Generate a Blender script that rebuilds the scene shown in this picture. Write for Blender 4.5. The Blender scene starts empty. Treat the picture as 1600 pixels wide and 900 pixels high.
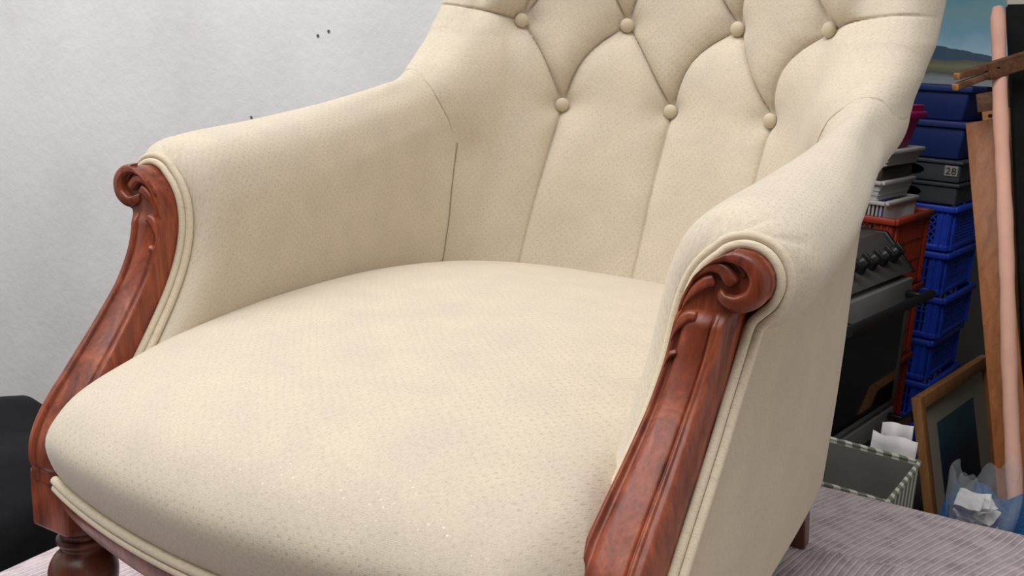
import bpy, bmesh, math, random
import numpy as np
from mathutils import Vector, Matrix

random.seed(7)
RNG = np.random.default_rng(7)
scene = bpy.context.scene
COL = scene.collection

# ------------------------------------------------------------------ camera
YAW, PITCH, ROLL = math.radians(28.97), math.radians(13.52), math.radians(2.955)
fwd = Vector((-math.sin(YAW) * math.cos(PITCH), math.cos(YAW) * math.cos(PITCH), -math.sin(PITCH)))
r0 = Vector((math.cos(YAW), math.sin(YAW), 0))
u0 = r0.cross(fwd)
right = r0 * math.cos(ROLL) + u0 * math.sin(ROLL)
up = -r0 * math.sin(ROLL) + u0 * math.cos(ROLL)
cam_data = bpy.data.cameras.new('camera')
cam = bpy.data.objects.new('camera', cam_data)
COL.objects.link(cam)
mw = Matrix((right, up, -fwd)).transposed().to_4x4()
mw.translation = Vector((.529, -.645, .701))
cam.matrix_world = mw
cam_data.sensor_width = 36
cam_data.lens = 1506 / 1600 * 36
cam_data.clip_start = .02
scene.camera = cam

# ------------------------------------------------------------------ world, light, exposure
world = bpy.data.worlds.new('overcast')
scene.world = world
world.use_nodes = True
wb = world.node_tree.nodes['Background']
wb.inputs[0].default_value = (1.0, .96, .91, 1)
wb.inputs[1].default_value = .64


def area(name, loc, target, sx, sy, power, col):
    d = bpy.data.lights.new(name, 'AREA')
    d.shape = 'RECTANGLE'; d.size = sx; d.size_y = sy; d.energy = power; d.color = col
    o = bpy.data.objects.new(name, d)
    COL.objects.link(o)
    o.location = loc
    o.rotation_euler = (Vector(target) - Vector(loc)).to_track_quat('-Z', 'Y').to_euler()
    return o


area('skylight_offscreen', (-1.25, -.75, 3.4), (-1.1, .3, .3), 4.8, 2.4, 152, (.985, .99, 1.0))

vs = scene.view_settings
vs.view_transform = 'Standard'
vs.look = 'None'
vs.gamma = 1
vs.use_curve_mapping = False
vs.exposure = .0


# ------------------------------------------------------------------ material helpers
def srgb(r, g, b):
    f = lambda c: (c / 255 / 12.92) if c / 255 <= .04045 else ((c / 255 + .055) / 1.055) ** 2.4
    return (f(r), f(g), f(b), 1)


class NT:
    def __init__(s, name):
        s.m = bpy.data.materials.new(name)
        s.m.use_nodes = True
        s.t = s.m.node_tree
        s.b = s.t.nodes['Principled BSDF']

    def n(s, typ, **kw):
        nd = s.t.nodes.new(typ)
        for k, v in kw.items():
            setattr(nd, k, v)
        return nd

    def l(s, a, b):
        s.t.links.new(a, b)

    def math(s, op, a, b=None, c=None):
        nd = s.n('ShaderNodeMath', operation=op)
        for i, v in enumerate((a, b, c)):
            if v is None:
                continue
            if isinstance(v, (int, float)):
                nd.inputs[i].default_value = v
            else:
                s.l(v, nd.inputs[i])
        return nd.outputs[0]

    def mix(s, fac, a, b, mode='MIX'):
        nd = s.n('ShaderNodeMix', data_type='RGBA', blend_type=mode)
        for sock, v in ((nd.inputs[0], fac), (nd.inputs[6], a), (nd.inputs[7], b)):
            if isinstance(v, (int, float)):
                sock.default_value = v
            elif isinstance(v, tuple):
                sock.default_value = v
            else:
                s.l(v, sock)
        return nd.outputs[2]

    def coord(s, kind='Object', scale=None):
        tc = s.n('ShaderNodeTexCoord')
        o = tc.outputs[kind]
        if scale is not None:
            mp = s.n('ShaderNodeMapping')
            mp.inputs['Scale'].default_value = scale
            s.l(o, mp.inputs[0])
            o = mp.outputs[0]
        return o

    def noise(s, vec, scale, detail=3, rough=.5, dist=0):
        nd = s.n('ShaderNodeTexNoise')
        nd.inputs['Scale'].default_value = scale
        nd.inputs['Detail'].default_value = detail
        nd.inputs['Roughness'].default_value = rough
        nd.inputs['Distortion'].default_value = dist
        s.l(vec, nd.inputs['Vector'])
        return nd.outputs[0]

    def ramp(s, fac, *stops):
        nd = s.n('ShaderNodeValToRGB')
        e = nd.color_ramp.elements
        while len(e) < len(stops):
            e.new(.5)
        for el, (p, c) in zip(e, stops):
            el.position = p
            el.color = c if isinstance(c, tuple) else (c, c, c, 1)
        s.l(fac, nd.inputs[0])
        return nd.outputs[0]

    def bump(s, h, strength=.3, dist=.001):
        nd = s.n('ShaderNodeBump')
        nd.inputs['Strength'].default_value = strength
        nd.inputs['Distance'].default_value = dist
        s.l(h, nd.inputs['Height'])
        s.l(nd.outputs[0], s.b.inputs['Normal'])

    def set(s, **kw):
        for k, v in kw.items():
            sock = s.b.inputs[k.replace('_', ' ')]
            if isinstance(v, (int, float, tuple)):
                sock.default_value = v
            else:
                s.l(v, sock)
        return s.m


def plain(name, col, rough=.5, var=.12, scale=20, metallic=0., spec=.5, bump=0., trans=0., alpha=1.):
    t = NT(name)
    c = t.coord('Object')
    n = t.noise(c, scale, 4)
    dark = tuple(x * (1 - var) for x in col[:3]) + (1,)
    lite = tuple(min(1, x * (1 + var)) for x in col[:3]) + (1,)
    t.set(Base_Color=t.ramp(n, (.3, dark), (.7, lite)), Roughness=rough, Metallic=metallic, Specular_IOR_Level=spec,
          Transmission_Weight=trans, Alpha=alpha)
    if bump:
        t.bump(n, bump, .002)
    return t.m


def fabric_material(name, base, flecks=True, weave=1.0):
    t = NT(name)
    uv = t.coord('UV')
    sp = t.n('ShaderNodeSeparateXYZ')
    t.l(uv, sp.inputs[0])
    U, V = sp.outputs[0], sp.outputs[1]
    # slubby warp and weft threads
    mpa = t.n('ShaderNodeMapping'); mpa.inputs['Scale'].default_value = (1500, 190, 1); t.l(uv, mpa.inputs[0])
    mpb = t.n('ShaderNodeMapping'); mpb.inputs['Scale'].default_value = (190, 1500, 1); t.l(uv, mpb.inputs[0])
    na = t.noise(mpa.outputs[0], 1.0, 2)
    nb = t.noise(mpb.outputs[0], 1.0, 2)
    thread = t.math('ADD', na, nb)
    mott = t.noise(uv, 18, 3)
    col = t.mix(t.ramp(mott, (.3, 0.), (.7, 1.)), tuple(x * .95 for x in base[:3]) + (1,),
                (min(1, base[0] * 1.04), min(1, base[1] * 1.035), base[2] * 1.0, 1))
    col = t.mix(1.0, col, t.ramp(t.math('MULTIPLY', thread, .5), (.34, (.74, .72, .70, 1)), (.5, (.94, .935, .93, 1)), (.66, (1, 1, 1, 1))), 'MULTIPLY')
    rough = .85
    if flecks:
        P, Q = .0106, .0056
        vq = t.math('DIVIDE', V, Q)
        row = t.math('FLOOR', vq)
        odd = t.math('MULTIPLY', t.math('FLOORED_MODULO', row, 2.0), .5)
        up_ = t.math('ADD', t.math('DIVIDE', U, P), odd)
        cu = t.math('FLOOR', up_)
        cmb = t.n('ShaderNodeCombineXYZ'); t.l(cu, cmb.inputs[0]); t.l(row, cmb.inputs[1])
        wn = t.n('ShaderNodeTexWhiteNoise', noise_dimensions='2D'); t.l(cmb.outputs[0], wn.inputs['Vector'])
        jx = t.math('MULTIPLY_ADD', wn.outputs[0], .24, -.12)
        fx = t.math('ADD', t.math('SUBTRACT', t.math('FRACT', up_), .5), jx)
        fy = t.math('SUBTRACT', t.math('FRACT', vq), .5)
        ex = t.math('DIVIDE', fx, .15)
        ey = t.math('DIVIDE', fy, .26)
        d = t.math('ADD', t.math('MULTIPLY', ex, ex), t.math('MULTIPLY', ey, ey))
        wob = t.math('MULTIPLY_ADD', nb, .9, .55)
        mask = t.math('SUBTRACT', 1.0, t.math('SMOOTH_MAX', 0.0, t.math('MULTIPLY', d, wob), .1))
        mask = t.math('MAXIMUM', mask, 0.0)
        mask = t.math('MULTIPLY', mask, t.math('MULTIPLY_ADD', wn.outputs[0], .75, .25))
        fcol = t.mix(wn.outputs[0], srgb(150, 140, 124), srgb(204, 198, 184))
        col = t.mix(t.math('MULTIPLY', mask, t.math('MULTIPLY_ADD', t.ramp(t.noise(uv, 9, 2), (.35, 0.), (.65, 1.)), .50, .25)), col, fcol)
        rr = t.math('MULTIPLY_ADD', mask, -.30, .85)
        rough = rr
        t.set(Metallic=t.math('MULTIPLY', mask, .7))
    t.set(Base_Color=col, Roughness=rough, Specular_IOR_Level=.25, Sheen_Weight=.25, Sheen_Roughness=.5)
    t.bump(thread, .35 * weave, .0006)
    return t.m


def wood_material(name, dark, mid, lite, rough=.33, coat=.16, stretch=(14, 14, 3)):
    t = NT(name)
    c = t.coord('Object', stretch)
    n = t.noise(c, 2.2, 6, .62, 1.2)
    n2 = t.noise(t.coord('Object', (stretch[0] * 8, stretch[1] * 8, stretch[2] * 2)), 3, 3)
    col = t.ramp(n, (.28, dark), (.5, mid), (.72, lite))
    col = t.mix(t.math('MULTIPLY', t.ramp(n2, (.45, 0.), (.75, 1.)), .35), col, dark)
    t.set(Base_Color=col, Roughness=t.math('MULTIPLY_ADD', n2, .2, rough - .08), Coat_Weight=coat, Coat_Roughness=.18, Specular_IOR_Level=.35)
    t.bump(n2, .12, .0006)
    return t.m


M = {}
M['fabric'] = fabric_material('linen fabric with woven flecks', srgb(212, 200, 181))
M['fabric_plain'] = fabric_material('linen fabric plain side', srgb(208, 193, 169), flecks=False)
M['piping'] = fabric_material('linen piping', srgb(219, 205, 182), flecks=False)
M['wood'] = wood_material('polished mahogany', srgb(66, 26, 16), srgb(128, 58, 36), srgb(170, 88, 54))
M['wood_dark'] = wood_material('dark mahogany', srgb(52, 24, 17), srgb(92, 46, 32), srgb(116, 62, 44), .35)
M['thread'] = plain('seam thread', srgb(146, 128, 102), .9, .1, 200)
M['black_cloth'] = plain('black cloth', srgb(20, 20, 23), .9, .25, 30, spec=.2)
M['under'] = plain('black dust cover', srgb(18, 17, 17), .9)
M['oven'] = plain('charcoal enamel', srgb(88, 86, 83), .45, .12, 15)
M['oven_black'] = plain('black plastic', srgb(26, 26, 27), .35, .2, 20)
M['oven_grey'] = plain('grey oven door frame', srgb(132, 134, 134), .4, .1, 12)
M['oven_glass'] = plain('dark oven glass', srgb(14, 20, 26), .06, .1, 5)
M['red_plastic'] = plain('red plastic', srgb(176, 62, 40), .45, .12, 18)
M['white_plastic'] = plain('white plastic', srgb(214, 210, 206), .45, .05, 18)
M['brown_tray'] = plain('brown tray', srgb(72, 56, 46), .6, .2, 25)
M['pink_plastic'] = plain('magenta plastic', srgb(214, 20, 122), .5, .1, 12)
M['blue_plastic'] = plain('bright blue plastic', srgb(46, 88, 226), .42, .15, 14)
M['blue_lite'] = plain('blue label plate', srgb(74, 124, 232), .45, .1, 14)
M['navy'] = plain('navy plastic', srgb(36, 56, 122), .5, .15, 10)
M['grey_plastic'] = plain('dark grey plastic', srgb(74, 80, 88), .5, .15, 12)
M['pine'] = wood_material('honey pine', srgb(124, 72, 34), srgb(154, 92, 46), srgb(168, 106, 56), .5, .1, (18, 18, 2))
M['oak'] = wood_material('pale oak', srgb(160, 106, 62), srgb(188, 130, 80), srgb(204, 150, 98), .55, .05, (18, 18, 2))
M['old_wood'] = wood_material('old brown wood', srgb(70, 44, 30), srgb(104, 68, 46), srgb(128, 88, 62), .6, .0, (6, 20, 20))
M['foam'] = plain('pink foam', srgb(222, 172, 152), .85, .06, 20, spec=.2, bump=.2)
M['black_panel'] = plain('black board', srgb(15, 14, 14), .85, .3, 30, spec=.25)
M['paper'] = plain('white paper', srgb(226, 222, 224), .8, .05, 9)
M['paper_ink'] = plain('violet printed paper', srgb(84, 70, 150), .8, .2, 30)
M['mat'] = plain('cream picture mount', srgb(206, 196, 176), .85, .04, 9)
M['box_grey'] = plain('grey box lining', srgb(112, 112, 106), .8, .12, 14)
M['carton'] = plain('brown cardboard', srgb(150, 118, 84), .85, .1, 10)
M['table'] = wood_material('bench wood', srgb(120, 90, 60), srgb(150, 116, 80), srgb(170, 136, 98), .6, 0, (3, 18, 18))
M['concrete'] = plain('concrete floor', srgb(98, 94, 92), .85, .15, 6, bump=.2)
M['dark_wall'] = plain('grey storage wall', srgb(92, 88, 86), .9, .15, 4)
M['label'] = plain('paper label', srgb(172, 168, 158), .7, .05, 30)
M['ink'] = plain('black ink', srgb(30, 30, 32), .7, .05, 30)


def wall_material():
    t = NT('white limewashed plaster')
    c = t.coord('Object')
    n = t.noise(c, 1.6, 5, .6)
    n2 = t.noise(c, 30, 4, .6)
    col = t.ramp(n, (.3, srgb(220, 219, 221)), (.55, srgb(234, 232, 232)), (.8, srgb(238, 235, 231)))
    st = t.noise(t.coord('Object', (1.2, 1, .7)), 2.7, 3)
    col = t.mix(t.math('MULTIPLY', t.ramp(st, (.62, 0.), (.78, 1.)), .3), col, srgb(222, 205, 190))
    spk = t.n('ShaderNodeTexVoronoi'); spk.inputs['Scale'].default_value = 3.1
    t.l(c, spk.inputs['Vector'])
    dots = t.math('LESS_THAN', spk.outputs['Distance'], .022)
    col = t.mix(t.math('MULTIPLY', dots, .55), col, srgb(120, 112, 106))
    t.set(Base_Color=col, Roughness=.9, Specular_IOR_Level=.2)
    t.bump(t.math('ADD', t.math('MULTIPLY', n2, .4), n), .35, .012)
    return t.m


M['wall'] = wall_material()


def blanket_material():
    t = NT('stitched felt blanket')
    uv = t.coord('UV')
    sp = t.n('ShaderNodeSeparateXYZ'); t.l(uv, sp.inputs[0])
    n = t.noise(uv, 26, 5, .7)
    n2 = t.noise(uv, 240, 3, .7)
    n3 = t.noise(uv, 11, 2)
    col = t.ramp(n, (.3, srgb(140, 124, 136)), (.5, srgb(188, 172, 178)), (.7, srgb(212, 196, 196)))
    col = t.mix(t.math('MULTIPLY', t.ramp(n3, (.6, 0.), (.72, 1.)), .35), col, srgb(80, 96, 110))
    col = t.mix(t.math('MULTIPLY', t.ramp(n2, (.4, 0.), (.75, 1.)), .35), col, srgb(205, 185, 185))
    f = t.math('FRACT', t.math('DIVIDE', t.math('ADD', sp.outputs[0], t.math('MULTIPLY', n3, .003)), .0098))
    a = t.math('ABSOLUTE', t.math('SUBTRACT', f, .5))
    line = t.math('LESS_THAN', a, .09)
    vf = t.math('FRACT', t.math('DIVIDE', sp.outputs[1], .006))
    dash = t.math('GREATER_THAN', vf, .12)
    line = t.math('MULTIPLY', line, dash)
    col = t.mix(t.math('MULTIPLY', line, .8), col, srgb(236, 228, 228))
    t.set(Base_Color=col, Roughness=.95, Specular_IOR_Level=.1, Sheen_Weight=.2)
    groove = t.math('ADD', t.math('MULTIPLY', t.ramp(a, (.0, 0.), (.3, 1.)), 1.0), t.math('MULTIPLY', n2, .9))
    t.bump(groove, .6, .003)
    return t.m


M['blanket'] = blanket_material()


def landscape_material():
    # flat print: sky, hills and shore of the canvas, laid out on the canvas's own UVs
    t = NT('painted landscape canvas')
    uv = t.coord('UV')
    sp = t.n('ShaderNodeSeparateXYZ'); t.l(uv, sp.inputs[0])
    n = t.noise(uv, 5, 4, .6)
    v = t.math('ADD', sp.outputs[1], t.math('MULTIPLY_ADD', n, .05, -.025))
    sky = t.ramp(v, (.0, srgb(150, 160, 168)), (.035, srgb(140, 150, 152)), (.06, srgb(84, 88, 70)), (.10, srgb(128, 126, 92)), (.14, srgb(70, 76, 66)))
    sky2 = t.ramp(t.math('ADD', sp.outputs[1], t.math('MULTIPLY_ADD', n, .16, -.08)), (.18, srgb(170, 208, 228)), (.28, srgb(120, 176, 204)), (.40, srgb(120, 168, 178)), (.55, srgb(52, 146, 182)))
    ridge = t.math('MULTIPLY_ADD', sp.outputs[0], -.14, .29)
    hill = t.math('LESS_THAN', v, ridge)
    col = t.mix(hill, sky2, srgb(34, 74, 104))
    col = t.mix(t.math('LESS_THAN', v, .135), col, sky)
    t.set(Base_Color=col, Roughness=.5)
    return t.m


M['landscape'] = landscape_material()


def seascape_material():
    t = NT('dark blue framed print')
    uv = t.coord('UV')
    sp = t.n('ShaderNodeSeparateXYZ'); t.l(uv, sp.inputs[0])
    n = t.noise(uv, 4, 4, .6)
    v = t.math('ADD', sp.outputs[1], t.math('MULTIPLY_ADD', n, .3, -.15))
    t.set(Base_Color=t.ramp(v, (.1, srgb(34, 40, 66)), (.45, srgb(44, 54, 88)), (.62, srgb(40, 84, 110)), (.9, srgb(60, 112, 132))), Roughness=.35)
    return t.m


M['seascape'] = seascape_material()


def stripe_material():
    t = NT('white and grey striped card')
    c = t.coord('Object')
    sp = t.n('ShaderNodeSeparateXYZ'); t.l(c, sp.inputs[0])
    f = t.math('FRACT', t.math('DIVIDE', t.math('ADD', sp.outputs[0], sp.outputs[1]), .030))
    t.set(Base_Color=t.mix(t.math('GREATER_THAN', f, .45), srgb(205, 204, 192), srgb(120, 122, 110)), Roughness=.7)
    return t.m


M['stripes'] = stripe_material()


def bag_material(name, col, alpha, rough=.25):
    t = NT(name)
    c = t.coord('Object')
    n = t.noise(c, 22, 5, .65, .6)
    t.set(Base_Color=col, Roughness=rough, Alpha=alpha, Specular_IOR_Level=.6)
    t.bump(n, .7, .012)
    return t.m


M['blue_bag'] = bag_material('blue polythene', srgb(52, 112, 172), .97)
M['clear_bag'] = bag_material('clear polythene', srgb(215, 225, 235), .22, .12)


# ------------------------------------------------------------------ mesh helpers
def link(o, parent=None):
    COL.objects.link(o)
    if parent is not None:
        o.parent = parent
    return o


def mesh(name, verts, faces, mat, parent=None, smooth=True, uv=None):
    me = bpy.data.meshes.new(name)
    me.from_pydata([tuple(map(float, v)) for v in verts], [], faces)
    me.materials.append(M[mat] if isinstance(mat, str) else mat)
    me.polygons.foreach_set('use_smooth', [smooth] * len(me.polygons))
    if uv is not None:
        l = me.uv_layers.new(name='UVMap')
        idx = np.empty(len(me.loops), dtype=np.int32)
        me.loops.foreach_get('vertex_index', idx)
        l.data.foreach_set('uv', np.asarray(uv, dtype=np.float32)[idx].ravel())
    me.update()
    return link(bpy.data.objects.new(name, me), parent)


def grid(name, P, mat, parent=None, flip=False, uv=None, close_u=False, close_v=False, keep=None):
    P = np.asarray(P, dtype=float)
    a, b = P.shape[:2]
    i, j = np.meshgrid(np.arange(a if close_u else a - 1), np.arange(b if close_v else b - 1), indexing='ij')
    i2, j2 = (i + 1) % a, (j + 1) % b
    q = np.stack([i * b + j, i2 * b + j, i2 * b + j2, i * b + j2], -1).reshape(-1, 4)
    if keep is not None:
        q = q[np.asarray(keep).ravel()[q].any(axis=1)]
    if flip:
        q = q[:, ::-1]
    me = bpy.data.meshes.new(name)
    V = P.reshape(-1, 3)
    me.vertices.add(len(V)); me.vertices.foreach_set('co', V.astype(np.float32).ravel())
    me.loops.add(q.size); me.loops.foreach_set('vertex_index', q.astype(np.int32).ravel())
    me.polygons.add(len(q))
    me.polygons.foreach_set('loop_start', np.arange(0, q.size, 4, dtype=np.int32))
    me.polygons.foreach_set('use_smooth', np.ones(len(q), dtype=bool))
    if uv is None:
        du = np.linalg.norm(np.diff(P, axis=0), axis=2).mean(axis=1)
        dv = np.linalg.norm(np.diff(P, axis=1), axis=2).mean(axis=0)
        uu = np.concatenate([[0], np.cumsum(du)]); vv = np.concatenate([[0], np.cumsum(dv)])
        uv = np.stack(np.meshgrid(uu, vv, indexing='ij'), -1)
    l = me.uv_layers.new(name='UVMap')
    l.data.foreach_set('uv', np.asarray(uv, dtype=np.float32).reshape(-1, 2)[q.ravel()].ravel())
    me.update(calc_edges=True)
    me.validate()
    me.materials.append(M[mat] if isinstance(mat, str) else mat)
    return link(bpy.data.objects.new(name, me), parent)


def spline(pts, n, closed=False):
    """Catmull-Rom through pts, n samples, chord-length spaced."""
    p = np.asarray(pts, dtype=float)
    if closed:
        q = np.vstack([p[-1], p, p[0], p[1]])
    else:
        q = np.vstack([2 * p[0] - p[1], p, 2 * p[-1] - p[-2]])
    out = []
    m = len(q) - 3
    for k in range(m):
        a, b, c, d = q[k:k + 4]
        t = np.linspace(0, 1, 24, endpoint=False)[:, None]
        out.append(.5 * (2 * b + (c - a) * t + (2 * a - 5 * b + 4 * c - d) * t ** 2 + (3 * b - a - 3 * c + d) * t ** 3))
    o = np.vstack(out + [q[-2][None]])
    s = np.concatenate([[0], np.cumsum(np.linalg.norm(np.diff(o, axis=0), axis=1))])
    t = np.linspace(0, s[-1], n + 1)[:-1] if closed else np.linspace(0, s[-1], n)
    return np.stack([np.interp(t, s, o[:, i]) for i in range(o.shape[1])], -1)


def tube_pts(path, r, seg=8, up_=(0, 0, 1)):
    path = np.asarray(path, dtype=float)
    T = np.gradient(path, axis=0)
    T /= np.linalg.norm(T, axis=1)[:, None] + 1e-12
    r = np.broadcast_to(np.asarray(r, dtype=float), (len(path),))
    A = np.cross(T[0], up_)
    if np.linalg.norm(A) < 1e-4:
        A = np.cross(T[0], (1, 0, 0))
    A /= np.linalg.norm(A)
    out = []
    for k in range(len(path)):
        A = A - T[k] * (A @ T[k]); A /= np.linalg.norm(A)
        B = np.cross(T[k], A)
        ang = np.linspace(0, 2 * math.pi, seg, endpoint=False)
        out.append(path[k] + r[k] * (np.cos(ang)[:, None] * A + np.sin(ang)[:, None] * B))
    return np.array(out)


class MB:
    """collects simple solids into one mesh"""
    def __init__(s):
        s.v, s.f = [], []

    def add(s, v, f):
        o = len(s.v)
        s.v += [tuple(map(float, x)) for x in v]
        s.f += [tuple(i + o for i in q) for q in f]
        return s

    def box(s, x0, x1, y0, y1, z0, z1):
        return s.add([(x0, y0, z0), (x1, y0, z0), (x1, y1, z0), (x0, y1, z0), (x0, y0, z1), (x1, y0, z1), (x1, y1, z1), (x0, y1, z1)],
                     [(0, 3, 2, 1), (4, 5, 6, 7), (0, 1, 5, 4), (1, 2, 6, 5), (2, 3, 7, 6), (3, 0, 4, 7)])

    def hexa(s, b, t):
        """b and t: four points each, counter-clockwise from above"""
        return s.add(list(b) + list(t), [(0, 3, 2, 1), (4, 5, 6, 7), (0, 1, 5, 4), (1, 2, 6, 5), (2, 3, 7, 6), (3, 0, 4, 7)])

    def bar(s, a, b, w, h, up_=(0, 0, 1)):
        a, b = np.asarray(a, float), np.asarray(b, float)
        t = (b - a) / np.linalg.norm(b - a)
        sd = np.cross(t, up_)
        if np.linalg.norm(sd) < 1e-5:
            sd = np.cross(t, (1, 0, 0))
        sd /= np.linalg.norm(sd); u = np.cross(sd, t)
        c = [(-1, -1), (1, -1), (1, 1), (-1, 1)]
        v = [p + sd * i * w / 2 + u * j * h / 2 for p in (a, b) for i, j in c]
        return s.add(v, [(0, 1, 2, 3), (7, 6, 5, 4), (0, 4, 5, 1), (1, 5, 6, 2), (2, 6, 7, 3), (3, 7, 4, 0)])

    def tube(s, path, r, seg=8, caps=True):
        P = tube_pts(path, r, seg)
        n = len(P)
        f = [(i * seg + j, i * seg + (j + 1) % seg, (i + 1) * seg + (j + 1) % seg, (i + 1) * seg + j) for i in range(n - 1) for j in range(seg)]
        if caps:
            f += [tuple(range(seg))[::-1], tuple((n - 1) * seg + j for j in range(seg))]
        return s.add(P.reshape(-1, 3), f)

    def lathe(s, prof, seg=32, c=(0, 0, 0), axis='z'):
        v, f = [], []
        n = len(prof)
        for r, z in prof:
            for k in range(seg):
                a = 2 * math.pi * k / seg
                p = (r * math.cos(a), r * math.sin(a), z)
                if axis == 'y':
                    p = (p[0], p[2], p[1])
                elif axis == 'x':
                    p = (p[2], p[0], p[1])
                v.append((p[0] + c[0], p[1] + c[1], p[2] + c[2]))
        for i in range(n - 1):
            for k in range(seg):
                k2 = (k + 1) % seg
                f.append((i * seg + k, i * seg + k2, (i + 1) * seg + k2, (i + 1) * seg + k))
        f += [tuple(range(seg))[::-1], tuple((n - 1) * seg + k for k in range(seg))]
        return s.add(v, f)

    def build(s, name, mat, parent=None, smooth=False, bevel=0., seg=2, angle=40):
        bm = bmesh.new()
        vs_ = [bm.verts.new(v) for v in s.v]
        for q in s.f:
            try:
                bm.faces.new([vs_[i] for i in q])
            except ValueError:
                pass
        bmesh.ops.recalc_face_normals(bm, faces=bm.faces)
        if bevel:
            es = [e for e in bm.edges if len(e.link_faces) == 2 and e.calc_face_angle(0) > math.radians(angle)]
            bmesh.ops.bevel(bm, geom=es, offset=bevel, segments=seg, affect='EDGES', profile=.5)
        me = bpy.data.meshes.new(name)
        bm.to_mesh(me); bm.free()
        me.materials.append(M[mat] if isinstance(mat, str) else mat)
        sm = smooth or bool(bevel)
        me.polygons.foreach_set('use_smooth', [sm] * len(me.polygons))
        if sm:
            try:
                me.set_sharp_from_angle(angle=math.radians(50))
            except Exception:
                pass
        return link(bpy.data.objects.new(name, me), parent)


def bore(o, *cutters):
    """cut real openings into a mesh object"""
    for mb in cutters:
        c = mb.build('cutter', 'ink')
        c.matrix_world = o.matrix_world
        md = o.modifiers.new('bore', 'BOOLEAN'); md.operation = 'DIFFERENCE'; md.solver = 'EXACT'; md.object = c
        par, o.parent = o.parent, None
        bpy.context.view_layer.update()
        me = bpy.data.meshes.new_from_object(o.evaluated_get(bpy.context.evaluated_depsgraph_get()))
        o.modifiers.clear()
        o.parent = par
        old, o.data = o.data, me
        me.name = o.name
        me.polygons.foreach_set('use_smooth', [False] * len(me.polygons))
        bpy.data.meshes.remove(old)
        bpy.data.objects.remove(c)
    return o


def empty(name, loc=(0, 0, 0), rz=0., label=None, cat=None, group=None):
    o = link(bpy.data.objects.new(name, None))
    o.location = loc
    o.rotation_euler = (0, 0, rz)
    o.empty_display_size = .05
    return tag(o, label, cat, group)


def tag(o, label=None, cat=None, group=None, kind=None):
    for k, v in (('label', label), ('category', cat), ('group', group), ('kind', kind)):
        if v:
            o[k] = v
    return o


def structure(o, label=None):
    o['kind'] = 'structure'
    if label:
        o['label'] = label
    return o


def sstep(a, b, x):
    t = np.clip((np.asarray(x, float) - a) / (b - a), 0, 1)
    return t * t * (3 - 2 * t)


# ================================================================== THE SETTING
FLOOR = -.63
structure(MB().box(-6, 2.2, -3, 4.3, FLOOR - .05, FLOOR).build('floor', 'concrete'))
structure(MB().box(-6, -.30, 1.30, 1.42, FLOOR, 2.6).build('wall_left', 'wall', bevel=.004))
for hx, hz in ((-1.145, .726), (-1.11, .738), (-1.376, .505)):
    h_ = MB().lathe([(.0005, 0), (.0042, 0), (.0035, .0015), (.0005, .002)], 12, axis='y').build('wall_mark', 'oven', bpy.data.objects['wall_left'])
    h_.location = (hx, 1.2985, hz)  # small dark marks on the plaster, set on as raised discs
structure(MB().box(-4, 2.2, 4.2, 4.3, FLOOR, 2.4).build('wall_back', 'dark_wall'))
structure(MB().box(-1.6, 2.2, -2.1, -2.0, FLOOR, 2.4).build('wall_front_added', 'dark_wall'))  # unseen wall, added to keep sky light off the seat front
structure(MB().box(1.5, 1.6, 1.2, 4.2, FLOOR, 2.4).build('wall_right_added', 'dark_wall'))  # unseen side wall, added to shade the chair side and dim the storage
structure(MB().box(-1.5, 1.6, 1.7, 4.3, 2.4, 2.46).build('ceiling_added', 'dark_wall'))  # unseen ceiling piece, added so the stored things stay dark

# ================================================================== WORK BENCH AND BLANKET
bench = empty('work_bench', (.2, .2, FLOOR), 0, 'low wooden work bench under the striped felt blanket', 'bench')
BX0, BX1, BY0, BY1 = -.60, 1.05, -.45, .985
MB().box(BX0 - .2, BX1 - .2, BY0 - .2, BY1 - .2, -.06 - FLOOR, -.012 - FLOOR).build('bench_top', 'table', bench, bevel=.004)
for lx in (BX0 + .06, BX1 - .06):
    for ly in (BY0 + .06, BY1 - .06):
        MB().box(lx - .24, lx - .16, ly - .24, ly - .16, 0, -.06 - FLOOR).build('leg', 'table', bench, bevel=.004)
MB().box(BX0 - .12, BX1 - .28, BY0 - .12, BY0 - .09, -.17 - FLOOR, -.06 - FLOOR).build('apron', 'table', bench)
MB().box(BX0 - .12, BX1 - .28, BY1 - .31, BY1 - .28, -.17 - FLOOR, -.06 - FLOOR).build('apron', 'table', bench)


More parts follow.
